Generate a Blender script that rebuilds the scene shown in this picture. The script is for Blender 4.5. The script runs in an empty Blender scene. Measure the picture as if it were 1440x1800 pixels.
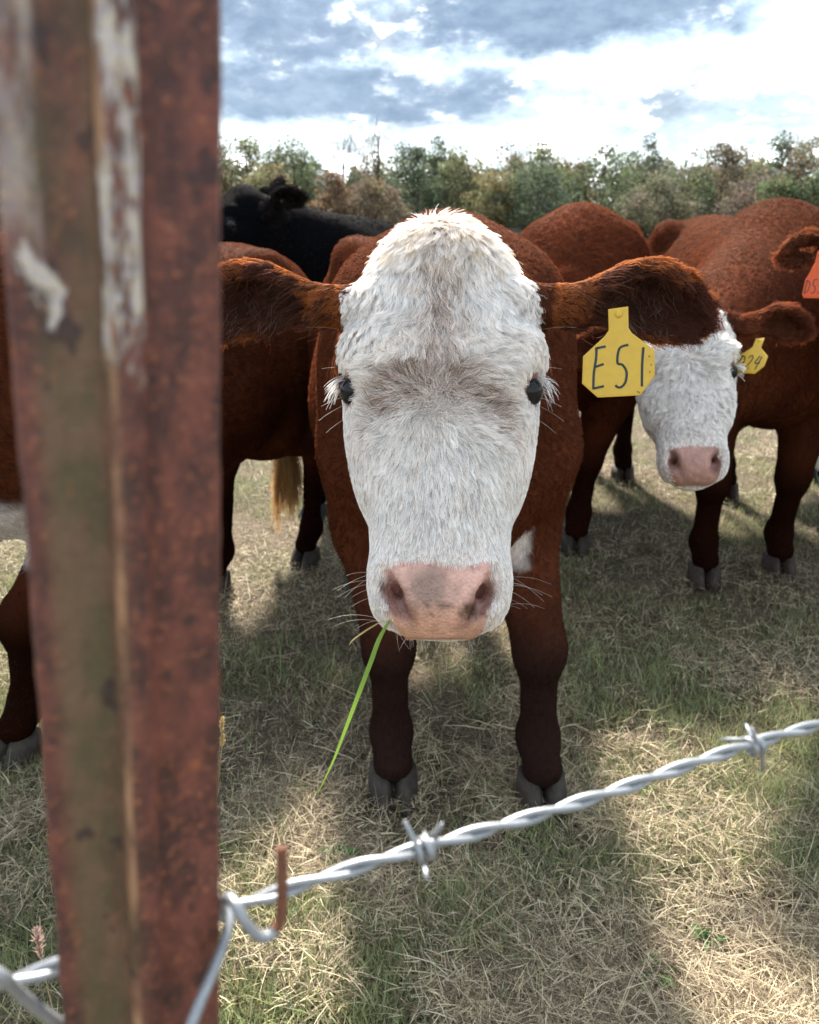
import bpy, math, random
import numpy as np
from mathutils import Vector, Matrix, kdtree

rng = np.random.default_rng(7)
random.seed(7)
sc = bpy.context.scene
COL = sc.collection
R = math.radians

# ------------------------------------------------------------------ camera
CAMH = 1.25
PITCH = math.atan(480 / 1442)
FPX = 1442.0
cam = bpy.data.cameras.new('camera')
cam.sensor_fit = 'HORIZONTAL'
cam.sensor_width = 36.0
cam.lens = 36.0 * FPX / 1440
cam.clip_start = 0.01
cam.clip_end = 3000
cam.dof.use_dof = True
cam.dof.focus_distance = 0.95
cam.dof.aperture_fstop = 11.5
camo = bpy.data.objects.new('camera', cam)
camo.location = (0, 0, CAMH)
camo.rotation_euler = (R(90) - PITCH, 0, 0)
COL.objects.link(camo)
sc.camera = camo

# ------------------------------------------------------------------ world, sun, exposure
SUN_EL, SUN_AZ = R(43), R(-7)          # azimuth from +Y, positive to the right
sc.view_settings.view_transform = 'Standard'
sc.view_settings.look = 'None'
sc.view_settings.gamma = 1
sc.view_settings.exposure = 2.3
sc.cycles.use_denoising = True
sc.cycles.max_bounces = 6
sc.cycles.diffuse_bounces = 4
sc.cycles.transparent_max_bounces = 6
sc.cycles.sample_clamp_indirect = 6
sc.cycles_curves.shape = 'RIBBONS'

world = bpy.data.worlds.new('World')
sc.world = world
world.use_nodes = True


class NT:
    """small helper to write node trees"""
    def __init__(s, tree):
        s.t = tree
        s.n = tree.nodes
        s.l = tree.links

    def node(s, typ, **kw):
        n = s.n.new(typ)
        for k, v in kw.items():
            if k.startswith('_'):
                setattr(n, k[1:], v)
            else:
                key = k
                if key.startswith('i') and key[1:].isdigit():
                    key = int(key[1:])
                s.set(n.inputs[key], v)
        return n

    def set(s, inp, v):
        if hasattr(v, 'is_output') or isinstance(v, bpy.types.NodeSocket):
            s.l.new(v, inp)
        else:
            inp.default_value = v

    def math(s, op, a, b=0.0, c=None, clamp=False):
        n = s.n.new('ShaderNodeMath')
        n.operation = op
        n.use_clamp = clamp
        s.set(n.inputs[0], a)
        s.set(n.inputs[1], b)
        if c is not None:
            s.set(n.inputs[2], c)
        return n.outputs[0]

    def mix(s, fac, a, b, typ='MIX'):
        n = s.n.new('ShaderNodeMix')
        n.data_type = 'RGBA'
        n.blend_type = typ
        n.clamp_factor = True
        s.set(n.inputs[0], fac)
        s.set(n.inputs[6], a)
        s.set(n.inputs[7], b)
        return n.outputs[2]

    def noise(s, vec, scale, detail=3, rough=0.55, dist=0.0, w=None):
        n = s.n.new('ShaderNodeTexNoise')
        if vec is not None:
            s.l.new(vec, n.inputs['Vector'])
        n.inputs['Scale'].default_value = scale
        n.inputs['Detail'].default_value = detail
        n.inputs['Roughness'].default_value = rough
        n.inputs['Distortion'].default_value = dist
        return n.outputs[0]

    def ramp(s, fac, lo, hi, smooth=True):
        n = s.n.new('ShaderNodeMapRange')
        n.interpolation_type = 'SMOOTHSTEP' if smooth else 'LINEAR'
        s.set(n.inputs[0], fac)
        n.inputs[1].default_value = lo
        n.inputs[2].default_value = hi
        return n.outputs[0]

    def mapping(s, vec, scale=(1, 1, 1), loc=(0, 0, 0)):
        n = s.n.new('ShaderNodeMapping')
        s.l.new(vec, n.inputs[0])
        n.inputs['Scale'].default_value = scale
        n.inputs['Location'].default_value = loc
        return n.outputs[0]


def rgb(r, g, b):
    return (r, g, b, 1.0)


WB = 78.0


def build_world():
    t = NT(world.node_tree)
    t.n.clear()
    out = t.node('ShaderNodeOutputWorld')
    bg = t.node('ShaderNodeBackground')
    t.l.new(bg.outputs[0], out.inputs[0])
    bg.inputs[1].default_value = 0.1
    sky = t.node('ShaderNodeTexSky')
    sky.sky_type = 'NISHITA'
    sky.sun_disc = False
    sky.sun_elevation = SUN_EL
    sky.sun_rotation = SUN_AZ
    sky.altitude = 100
    sky.air_density = 1.0
    sky.dust_density = 1.0
    tc = t.node('ShaderNodeTexCoord')
    d = tc.outputs['Generated']
    sep = t.node('ShaderNodeSeparateXYZ', i0=d)
    x, y, z = sep.outputs
    # clouds lie on a layer overhead: direction -> point on that layer
    zz = t.math('ADD', t.math('MAXIMUM', z, 0.0), 0.10)
    px = t.math('DIVIDE', x, zz)
    py = t.math('DIVIDE', y, zz)
    comb = t.node('ShaderNodeCombineXYZ', i0=px, i1=py, i2=0.0).outputs[0]
    # azimuth (tangent units) / elevation of the view direction for the bank of clouds over the wood
    az = t.math('ARCTAN2', x, y)
    el = t.math('ARCSINE', z)
    ae = t.node('ShaderNodeCombineXYZ', i0=az, i1=el, i2=0.0).outputs[0]
    aem = t.mapping(ae, (1.0, 2.0, 1.0))
    n1 = t.noise(aem, 9.0, 9, 0.6)
    n2 = t.noise(aem, 4.0, 8, 0.6, 0.3)
    wx = t.math('MULTIPLY', t.math('SUBTRACT', n1, 0.5), 0.20)
    wy = t.math('MULTIPLY', t.math('SUBTRACT', n2, 0.5), 0.13)
    azw = t.math('ADD', az, wx)
    elw = t.math('ADD', el, wy)
    nfine = t.noise(aem, 22.0, 10, 0.62)
    # general broken cloud everywhere: grey-blue undersides between white tops
    ngen = t.noise(comb, 0.75, 9, 0.58, 0.2)
    dark = t.ramp(ngen, 0.54, 0.70)
    dark = t.math('MULTIPLY', dark, 0.75)
    # the separate dark-bellied clouds of this bank
    for (a, e, ra, re, amp) in CLOUDS:
        qx = t.math('DIVIDE', t.math('SUBTRACT', azw, a), ra)
        qy = t.math('DIVIDE', t.math('SUBTRACT', elw, e), re)
        r2 = t.math('ADD', t.math('MULTIPLY', qx, qx), t.math('MULTIPLY', qy, qy))
        r2 = t.math('ADD', r2, t.math('MULTIPLY', t.math('SUBTRACT', nfine, 0.5), 1.2))
        m = t.math('SUBTRACT', 1.0, t.ramp(r2, 0.45, 2.0))
        dark = t.math('MAXIMUM', dark, t.math('MULTIPLY', m, amp))
    # heaped white cloud with pale blue gaps
    npuff = t.noise(t.mapping(ae, (1.0, 1.7, 1.0), (3.1, 0.7, 0)), 8.0, 10, 0.62, 0.35)
    white = t.ramp(npuff, 0.43, 0.66)
    blue = t.mix(0.7, sky.outputs[0], rgb(1.85, 2.25, 2.5))
    shade = t.mix(t.ramp(nfine, 0.50, 0.88), t.mix(t.ramp(n1, 0.4, 0.6), rgb(1.55, 1.75, 1.9), rgb(2.0, 2.13, 2.2)), rgb(WB, WB * 1.0, WB * 0.99))
    base = t.mix(white, blue, shade)
    belly = t.mix(t.ramp(nfine, 0.3, 0.66), rgb(0.58, 0.84, 1.22), rgb(0.92, 1.22, 1.62))
    colr = t.mix(dark, base, belly)
    t.l.new(colr, bg.inputs[0])


def azel(u, v):
    xc, yc = (u - 720) / FPX, (900 - v) / FPX
    Y = math.cos(PITCH) + yc * math.sin(PITCH)
    Z = -math.sin(PITCH) + yc * math.cos(PITCH)
    n = math.sqrt(xc * xc + Y * Y + Z * Z)
    return math.atan2(xc, Y), math.asin(Z / n)


CLOUDS = []
for (u, v, ru, rv, amp) in [(480, 40, 165, 62, 0.95), (610, 168, 300, 42, 0.95), (470, 170, 120, 40, 0.85),
                            (1010, 20, 260, 62, 1.0), (800, 180, 150, 30, 0.7), (1270, 208, 190, 20, 0.6),
                            (715, 115, 80, 38, 0.45), (880, 90, 90, 28, 0.35), (820, 240, 130, 22, 0.4)]:
    a0, e0 = azel(u, v)
    CLOUDS.append((a0, e0, ru / FPX * 1.02, rv / FPX * 1.04, amp))
build_world()

sun = bpy.data.lights.new('sun', 'SUN')
sun.energy = 2.9
sun.angle = R(5)
sun.color = (1.0, 0.94, 0.84)
suno = bpy.data.objects.new('sun', sun)
sdir = Vector((math.cos(SUN_EL) * math.sin(SUN_AZ), math.cos(SUN_EL) * math.cos(SUN_AZ), math.sin(SUN_EL)))
suno.rotation_euler = sdir.to_track_quat('Z', 'Y').to_euler()
COL.objects.link(suno)


# ------------------------------------------------------------------ helpers
def P(u, v, depth):
    """photo pixel + distance along the lens axis -> point in the place"""
    xc, yc = (u - 720) / FPX * depth, (900 - v) / FPX * depth
    return np.array([xc, depth * math.cos(PITCH) + yc * math.sin(PITCH),
                     CAMH - depth * math.sin(PITCH) + yc * math.cos(PITCH)])


def G(u, v, z=0.0):
    a = P(u, v, 1.0)
    dz = a[2] - CAMH
    k = (z - CAMH) / dz
    return np.array([a[0] * k, a[1] * k, z])


def unit(a):
    a = np.asarray(a, float)
    return a / (np.linalg.norm(a) + 1e-12)


def tag(o, label=None, cat=None, group=None, kind=None):
    if label:
        o['label'] = label
    if cat:
        o['category'] = cat
    if group:
        o['group'] = group
    if kind:
        o['kind'] = kind
    return o


def link(name, data, parent=None, loc=None):
    o = bpy.data.objects.new(name, data)
    COL.objects.link(o)
    if loc is not None:
        o.location = loc
    if parent is not None:
        o.parent = parent
    return o


def np_mesh(name, verts, faces, mat=None, smooth=True, colors=None, uv=None):
    """faces: (n,3) or (n,4) int array, or list of lists"""
    me = bpy.data.meshes.new(name)
    if isinstance(faces, np.ndarray):
        k = faces.shape[1]
        me.vertices.add(len(verts))
        me.vertices.foreach_set('co', np.asarray(verts, np.float32).ravel())
        me.loops.add(faces.size)
        me.loops.foreach_set('vertex_index', faces.astype(np.int32).ravel())
        me.polygons.add(len(faces))
        me.polygons.foreach_set('loop_start', np.arange(0, faces.size, k, dtype=np.int32))
        me.update(calc_edges=True)
        me.validate()
    else:
        me.from_pydata([tuple(map(float, v)) for v in verts], [], [list(map(int, f)) for f in faces])
        me.update()
    if smooth:
        me.polygons.foreach_set('use_smooth', np.ones(len(me.polygons), bool))
    if colors is not None:
        at = me.color_attributes.new('coat', 'FLOAT_COLOR', 'POINT')
        c4 = np.ones((len(verts), 4), np.float32)
        c4[:, :colors.shape[1]] = colors
        at.data.foreach_set('color', c4.ravel())
    if mat:
        me.materials.append(mat)
    return me


class MB:
    """collects simple solids into one mesh"""
    def __init__(s):
        s.v, s.f = [], []

    def add(s, v, f):
        b = len(s.v)
        s.v += [tuple(map(float, p)) for p in v]
        s.f += [[i + b for i in q] for q in f]

    def tube(s, pts, rad, sides=10, cap=True):
        pts = np.asarray(pts, float)
        n = len(pts)
        rad = np.full(n, rad) if np.isscalar(rad) else np.asarray(rad, float)
        tan = np.gradient(pts, axis=0)
        tan /= np.linalg.norm(tan, axis=1)[:, None] + 1e-12
        ref = np.array([0, 0, 1.0]) if abs(tan[0][2]) < 0.9 else np.array([1.0, 0, 0])
        a = unit(np.cross(tan[0], ref))
        vs, fs = [], []
        for i in range(n):
            a = unit(a - tan[i] * np.dot(a, tan[i]))
            b = np.cross(tan[i], a)
            for k in range(sides):
                th = 2 * math.pi * k / sides
                vs.append(pts[i] + rad[i] * (math.cos(th) * a + math.sin(th) * b))
        for i in range(n - 1):
            for k in range(sides):
                k2 = (k + 1) % sides
                fs.append([i * sides + k, i * sides + k2, (i + 1) * sides + k2, (i + 1) * sides + k])
        if cap:
            fs.append(list(range(sides))[::-1])
            fs.append([(n - 1) * sides + k for k in range(sides)])
        s.add(vs, fs)

    def build(s, name, mat, parent=None, loc=(0, 0, 0), smooth=True):
        o = np.asarray(loc, float)
        me = np_mesh(name, [np.array(p) - o for p in s.v], s.f, mat, smooth)
        ob = link(name, me, parent)
        if parent is None:
            ob.location = loc
        return ob


def spline(pts, n):
    pts = np.asarray(pts, float)
    m = len(pts)
    t = np.linspace(0, m - 1, n)
    out = []
    for q in t:
        i = min(int(q), m - 2)
        f = q - i
        p0, p1, p2, p3 = pts[max(i - 1, 0)], pts[i], pts[i + 1], pts[min(i + 2, m - 1)]
        out.append(0.5 * ((2 * p1) + (-p0 + p2) * f + (2 * p0 - 5 * p1 + 4 * p2 - p3) * f * f + (-p0 + 3 * p1 - 3 * p2 + p3) * f ** 3))
    return np.array(out)


def vnoise(p, scale, seed=0):
    """cheap smooth value noise in numpy, p (n,3) -> (n,) in 0..1"""
    q = np.asarray(p) * scale + seed * 17.13
    i = np.floor(q).astype(np.int64)
    f = q - i
    f = f * f * (3 - 2 * f)
    res = 0
    for dx in (0, 1):
        for dy in (0, 1):
            for dz in (0, 1):
                h = ((i[:, 0] + dx) * 374761393 + (i[:, 1] + dy) * 668265263 + (i[:, 2] + dz) * 2147483647 + seed * 1013) & 0x7fffffff
                h = (h ^ (h >> 13)) * 1274126177 & 0x7fffffff
                h = (h ^ (h >> 16)) & 0xffff
                w = (f[:, 0] if dx else 1 - f[:, 0]) * (f[:, 1] if dy else 1 - f[:, 1]) * (f[:, 2] if dz else 1 - f[:, 2])
                res = res + w * (h / 65535.0)
    return res


def sstep(a, b, x):
    t = np.clip((x - a) / (b - a), 0, 1)
    return t * t * (3 - 2 * t)


# ------------------------------------------------------------------ materials
def new_mat(name):
    m = bpy.data.materials.new(name)
    m.use_nodes = True
    t = NT(m.node_tree)
    t.n.clear()
    out = t.node('ShaderNodeOutputMaterial')
    return m, t, out


def principled(t, out, **kw):
    b = t.node('ShaderNodeBsdfPrincipled')
    for k, v in kw.items():
        t.set(b.inputs[k.replace('_', ' ')], v)
    t.l.new(b.outputs[0], out.inputs[0])
    return b


def bump(t, h, strength, dist):
    n = t.node('ShaderNodeBump')
    n.inputs['Strength'].default_value = strength
    n.inputs['Distance'].default_value = dist
    t.l.new(h, n.inputs['Height'])
    return n.outputs[0]


def mat_fur():
    m, t, out = new_mat('fur_hair')
    a = t.node('ShaderNodeAttribute', _attribute_name='coat')
    hi = t.node('ShaderNodeHairInfo')
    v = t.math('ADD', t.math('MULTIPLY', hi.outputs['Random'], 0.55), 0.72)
    tipw = t.math('ADD', t.math('MULTIPLY', hi.outputs['Intercept'], 0.5), 0.66)  # hair darkened toward the root, imitating shade deep in the coat
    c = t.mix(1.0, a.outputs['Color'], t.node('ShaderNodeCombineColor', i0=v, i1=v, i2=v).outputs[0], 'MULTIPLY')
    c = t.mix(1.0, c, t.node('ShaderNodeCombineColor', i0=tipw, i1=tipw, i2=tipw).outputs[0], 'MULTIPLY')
    b = t.node('ShaderNodeBsdfDiffuse', i0=c)
    cb = t.mix(1.0, c, rgb(1.35, 1.3, 1.25), 'MULTIPLY')
    tr = t.node('ShaderNodeBsdfTranslucent', i0=cb)
    mx = t.node('ShaderNodeMixShader', i0=0.5)
    t.l.new(b.outputs[0], mx.inputs[1])
    t.l.new(tr.outputs[0], mx.inputs[2])
    gl = t.node('ShaderNodeBsdfGlossy', i0=t.mix(0.22, c, rgb(1.0, 0.8, 0.65)))
    gl.inputs['Roughness'].default_value = 0.42
    m2 = t.node('ShaderNodeMixShader', i0=0.07)
    t.l.new(mx.outputs[0], m2.inputs[1])
    t.l.new(gl.outputs[0], m2.inputs[2])
    t.l.new(m2.outputs[0], out.inputs[0])
    return m


def mat_hide():
    m, t, out = new_mat('hide')
    a = t.node('ShaderNodeAttribute', _attribute_name='coat')
    tc = t.node('ShaderNodeTexCoord')
    o = tc.outputs['Object']
    n = t.noise(t.mapping(o, (1, 1, 0.35)), 120, 4, 0.6)
    n2 = t.noise(o, 14, 3, 0.5)
    g = t.math('ADD', t.math('MULTIPLY', n, 0.7), t.math('MULTIPLY', n2, 0.5))
    g = t.math('ADD', g, 0.35)
    c = t.mix(1.0, a.outputs['Color'], t.node('ShaderNodeCombineColor', i0=g, i1=g, i2=g).outputs[0], 'MULTIPLY')
    bare = t.math('SUBTRACT', 1.0, a.outputs['Alpha'])
    vor = t.node('ShaderNodeTexVoronoi', Vector=o, Scale=260.0)
    hgt = t.mix(bare, t.node('ShaderNodeCombineColor', i0=n, i1=n, i2=n).outputs[0], vor.outputs['Distance'])
    bp = bump(t, hgt, 0.45, 0.003)
    rough = t.math('ADD', 0.75, t.math('MULTIPLY', bare, -0.42))
    principled(t, out, Base_Color=c, Roughness=rough, Specular_IOR_Level=t.math('ADD', 0.01, t.math('MULTIPLY', bare, 0.42)), Normal=bp)
    return m


def mat_plain(name, col, rough=0.6, spec=0.3, noise_amt=0.25, scale=60, metal=0.0, bumpd=0.0):
    m, t, out = new_mat(name)
    o = t.node('ShaderNodeTexCoord').outputs['Object']
    n = t.noise(o, scale, 4, 0.6)
    g = t.math('ADD', 1 - noise_amt / 2, t.math('MULTIPLY', t.math('SUBTRACT', n, 0.5), noise_amt * 2))
    c = t.mix(1.0, rgb(*col), t.node('ShaderNodeCombineColor', i0=g, i1=g, i2=g).outputs[0], 'MULTIPLY')
    kw = dict(Base_Color=c, Roughness=rough, Specular_IOR_Level=spec, Metallic=metal)
    if bumpd:
        kw['Normal'] = bump(t, n, 0.5, bumpd)
    principled(t, out, **kw)
    return m


def mat_leaf(name, trans=0.35, rough=0.55):
    m, t, out = new_mat(name)
    a = t.node('ShaderNodeAttribute', _attribute_name='coat')
    b = t.node('ShaderNodeBsdfPrincipled')
    t.l.new(a.outputs['Color'], b.inputs['Base Color'])
    b.inputs['Roughness'].default_value = rough
    b.inputs['Specular IOR Level'].default_value = 0.25
    tr = t.node('ShaderNodeBsdfTranslucent', i0=a.outputs['Color'])
    mx = t.node('ShaderNodeMixShader', i0=trans)
    t.l.new(b.outputs[0], mx.inputs[1])
    t.l.new(tr.outputs[0], mx.inputs[2])
    t.l.new(mx.outputs[0], out.inputs[0])
    return m


def mat_ground():
    m, t, out = new_mat('pasture_soil')
    o = t.node('ShaderNodeTexCoord').outputs['Object']
    n1 = t.noise(o, 1.3, 5, 0.6)
    n2 = t.noise(o, 35, 6, 0.65)
    n3 = t.noise(o, 160, 4, 0.6)
    c = t.mix(t.ramp(n2, 0.35, 0.65), rgb(0.045, 0.034, 0.025), rgb(0.13, 0.098, 0.070))
    c = t.mix(t.ramp(n3, 0.45, 0.7), c, rgb(0.33, 0.265, 0.18))
    c = t.mix(t.math('MULTIPLY', t.ramp(n1, 0.45, 0.65), 0.5), c, rgb(0.085, 0.105, 0.035))
    h = t.math('ADD', t.math('MULTIPLY', n2, 0.7), t.math('MULTIPLY', n3, 0.5))
    principled(t, out, Base_Color=c, Roughness=0.95, Specular_IOR_Level=0.1, Normal=bump(t, h, 0.8, 0.02))
    return m


def mat_rust():
    m, t, out = new_mat('rusty_painted_steel')
    tc = t.node('ShaderNodeTexCoord')
    o = tc.outputs['Object']
    sep = t.node('ShaderNodeSeparateXYZ', i0=o)
    x, y, z = sep.outputs
    nb = t.noise(t.mapping(o, (1, 1, 0.25)), 38, 5, 0.6)
    nm = t.noise(t.mapping(o, (1, 1, 0.55)), 95, 5, 0.6)
    nf = t.noise(o, 420, 5, 0.65)
    rust = t.mix(t.ramp(nm, 0.35, 0.68), rgb(0.066, 0.025, 0.020), rgb(0.190, 0.058, 0.040))
    rust = t.mix(t.ramp(nf, 0.52, 0.72), rust, rgb(0.34, 0.115, 0.055))
    olive = t.mix(t.ramp(nm, 0.4, 0.65), rgb(0.105, 0.080, 0.034), rgb(0.155, 0.098, 0.053))
    # old olive paint survives on the left flange, fading to rust near the edges
    left = t.math('SUBTRACT', 1.0, t.ramp(t.math('ADD', x, t.math('MULTIPLY', t.math('SUBTRACT', nb, 0.5), 0.012)), -0.008, 0.001))
    edge = t.ramp(t.math('ADD', x, t.math('MULTIPLY', t.math('SUBTRACT', nm, 0.5), 0.008)), -0.0235, -0.016)
    pm = t.math('MULTIPLY', t.math('MULTIPLY', left, edge), t.ramp(nb, 0.30, 0.52))
    c = t.mix(t.math('MULTIPLY', pm, 0.85), rust, olive)
    orange = t.math('MULTIPLY', t.ramp(t.noise(t.mapping(o, (1, 1, 0.45)), 110, 4, 0.6), 0.62, 0.74), 0.6)
    c = t.mix(orange, c, rgb(0.36, 0.11, 0.04))
    spots = t.ramp(t.noise(t.mapping(o, (1, 1, 0.7)), 120, 2, 0.5), 0.64, 0.72)
    c = t.mix(t.math('MULTIPLY', spots, 0.8), c, rgb(0.035, 0.018, 0.018))
    # flaking white paint and droppings: run down the front of the web and the left edge, mostly near the top
    nw = t.noise(t.mapping(o, (1, 1, 0.30)), 85, 6, 0.68)
    front = t.math('SUBTRACT', 1.0, t.ramp(y, -0.0105, -0.0070))
    zz = t.ramp(z, 1.175, 1.265)
    zthr = t.math('SUBTRACT', 0.66, t.math('MULTIPLY', zz, 0.20))
    wm = t.math('MULTIPLY', front, t.ramp(t.math('SUBTRACT', nw, zthr), -0.02, 0.06))
    sx = t.math('DIVIDE', t.math('ADD', x, t.math('ADD', 0.0215, t.math('MULTIPLY', t.math('SUBTRACT', nb, 0.5), 0.010))), 0.0040)
    sx = t.math('SUBTRACT', 1.0, t.ramp(t.math('MULTIPLY', sx, sx), 0.5, 1.3))
    zl = t.math('MULTIPLY', t.ramp(z, 1.236, 1.262), t.ramp(nw, 0.36, 0.56))
    wm = t.math('MAXIMUM', wm, t.math('MULTIPLY', t.math('MULTIPLY', sx, zl), 0.5))
    qx = t.math('DIVIDE', t.math('ADD', x, t.math('ADD', 0.0172, t.math('MULTIPLY', t.math('SUBTRACT', nm, 0.5), 0.026))), 0.0050)
    qz = t.math('DIVIDE', t.math('SUBTRACT', z, t.math('ADD', 1.2400, t.math('MULTIPLY', t.math('SUBTRACT', nb, 0.5), 0.05))), 0.0085)
    bl = t.math('SUBTRACT', 1.0, t.ramp(t.math('ADD', t.math('MULTIPLY', qx, qx), t.math('MULTIPLY', qz, qz)), 0.6, 1.2))
    wm = t.math('MAXIMUM', wm, t.math('MULTIPLY', bl, t.ramp(nm, 0.30, 0.48)))
    ex = t.math('DIVIDE', t.math('ADD', x, t.math('ADD', 0.0034, t.math('MULTIPLY', t.math('SUBTRACT', nb, 0.5), 0.004))), 0.0012)
    ex = t.math('SUBTRACT', 1.0, t.ramp(t.math('MULTIPLY', ex, ex), 0.4, 1.4))
    fr2 = t.math('SUBTRACT', 1.0, t.ramp(y, -0.0100, -0.0060))
    em = t.math('MULTIPLY', t.math('MULTIPLY', ex, fr2), t.ramp(t.noise(t.mapping(o, (1, 1, 0.3)), 90, 4, 0.6), 0.42, 0.60))
    c = t.mix(em, c, rgb(0.36, 0.19, 0.10))  # thin tan line painted as a highlight along the web's edge
    wc = t.mix(t.ramp(nf, 0.4, 0.6), rgb(0.50, 0.44, 0.44), rgb(0.60, 0.51, 0.39))
    c = t.mix(wm, c, wc)
    h = t.math('ADD', t.math('MULTIPLY', nm, 0.6), t.math('MULTIPLY', nf, 0.6))
    h = t.math('ADD', h, t.math('MULTIPLY', wm, 0.5))
    principled(t, out, Base_Color=c, Roughness=0.55, Specular_IOR_Level=0.45, Normal=bump(t, h, 0.9, 0.002))
    return m


def mat_galv():
    m, t, out = new_mat('galvanised_wire')
    o = t.node('ShaderNodeTexCoord').outputs['Object']
    n = t.noise(o, 300, 5, 0.6)
    c = t.mix(n, rgb(0.22, 0.23, 0.25), rgb(0.40, 0.41, 0.42))
    principled(t, out, Base_Color=c, Roughness=0.42, Metallic=0.55, Normal=bump(t, n, 0.3, 0.0004))
    return m


def mat_eye():
    m, t, out = new_mat('eye_dark')
    principled(t, out, Base_Color=rgb(0.012, 0.010, 0.012), Roughness=0.09, Specular_IOR_Level=0.22, Coat_Weight=0.04, Coat_Roughness=0.03)
    return m


M_FUR, M_HIDE = mat_fur(), mat_hide()
M_EYE = mat_eye()
M_GROUND = mat_ground()
M_GRASS = mat_leaf('grass_blade', 0.3)
M_TREE = mat_leaf('tree_leaf', 0.45, 0.7)
M_BARK = mat_plain('bark', (0.10, 0.08, 0.065), 0.9, 0.1, 0.5, 6)
M_RUST = mat_rust()
M_GALV = mat_galv()
M_RUSTWIRE = mat_plain('rusted_wire', (0.22, 0.085, 0.045), 0.75, 0.25, 0.6, 500, bumpd=0.0006)
M_HOOF = mat_plain('hoof_horn', (0.060, 0.047, 0.037), 0.7, 0.3, 0.7, 45, bumpd=0.003)
M_HOOFP = mat_plain('hoof_horn_pale', (0.075, 0.052, 0.043), 0.7, 0.3, 0.7, 45, bumpd=0.003)
M_HOOFB = mat_plain('hoof_horn_grey', (0.028, 0.030, 0.035), 0.5, 0.4, 0.5, 45, bumpd=0.003)
M_YELLOW = mat_plain('yellow_plastic', (0.62, 0.38, 0.035), 0.42, 0.45, 0.12, 90)
M_ORANGE = mat_plain('orange_plastic', (0.72, 0.095, 0.016), 0.42, 0.45, 0.12, 90)
M_INK = mat_plain('black_marker', (0.035, 0.055, 0.055), 0.6, 0.2, 0.3, 200)

# ------------------------------------------------------------------ the ground
gv, gf = [], []
NG = 60
ys = np.concatenate([np.linspace(-6, 12, 60), np.geomspace(13, 900, 30)])
xs = np.concatenate([-np.geomspace(900, 7, 22), np.linspace(-6, 6, 45), np.geomspace(7, 900, 22)])
XX, YY = np.meshgrid(xs, ys, indexing='ij')
pts = np.stack([XX.ravel(), YY.ravel(), np.zeros(XX.size)], 1)
ZZ = (vnoise(pts, 1.6, 3) - 0.5) * 0.03 * np.clip(1 - np.abs(pts[:, 1] - 3) / 12, 0, 1)
pts[:, 2] = ZZ - 0.012
nxx, nyy = len(xs), len(ys)
ii = np.arange(nxx * nyy).reshape(nxx, nyy)
fq = np.stack([ii[:-1, :-1], ii[1:, :-1], ii[1:, 1:], ii[:-1, 1:]], -1).reshape(-1, 4)
tag(link('ground', np_mesh('ground', pts, fq, M_GROUND)), kind='structure')


# ------------------------------------------------------------------ trees of the wood behind the pasture
def blades_mesh(name, verts, faces, cols, mat):
    return np_mesh(name, verts, faces, mat, smooth=False, colors=cols)


def make_crown(seed, rx, rz, z0, nclump, nleaf, lsize, col, colvar, bare=0.0):
    """leaf clumps spread through a crown volume; returns verts, quads, colours and clump centres"""
    g = np.random.default_rng(seed)
    cc = []
    while len(cc) < nclump:
        p = g.uniform(-1, 1, 3)
        r = np.linalg.norm(p)
        if r > 1 or r < 0.45:
            continue
        # broader below the middle, narrowing to an uneven top
        p[:2] *= 1.0 - 0.35 * max(p[2], 0)
        cc.append(p)
    cc = np.array(cc) * [rx, rx, rz] * g.uniform(0.8, 1.08, (nclump, 1)) + [0, 0, z0]
    cr = g.uniform(0.20, 0.36, nclump) * rx
    V, Cc = [], []
    for k in range(nclump):
        n = int(nleaf * g.uniform(0.6, 1.3))
        d = g.normal(0, 1, (n, 3))
        d /= np.linalg.norm(d, axis=1)[:, None]
        p = cc[k] + d * (cr[k] * g.uniform(0.35, 1.0, (n, 1)) ** 0.6) * [1, 1, 0.8]
        a = g.normal(0, 1, (n, 3))
        a /= np.linalg.norm(a, axis=1)[:, None]
        b = np.cross(a, g.normal(0, 1, (n, 3)))
        b /= np.linalg.norm(b, axis=1)[:, None]
        s = lsize * g.uniform(0.6, 1.3, (n, 1))
        V.append(np.stack([p - a * s, p - b * s * 0.6, p + a * s, p + b * s * 0.6], 1))
        tint = (np.array(col) * .6 + np.array([.135, .132, .088]) * .4) * 1.0 * (1 + g.normal(0, colvar * .6, 1)) * (1 + g.normal(0, 0.06, 3))  # tints pulled toward one muted tone, imitating distance haze
        cl = tint * g.uniform(0.7, 1.3, (n, 1))
        Cc.append(np.repeat(cl, 4, 0))
    V = np.concatenate(V).reshape(-1, 3)
    Cc = np.clip(np.concatenate(Cc), 0.004, 0.6)
    F = np.arange(len(V)).reshape(-1, 4)
    return V, F, Cc, cc


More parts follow.
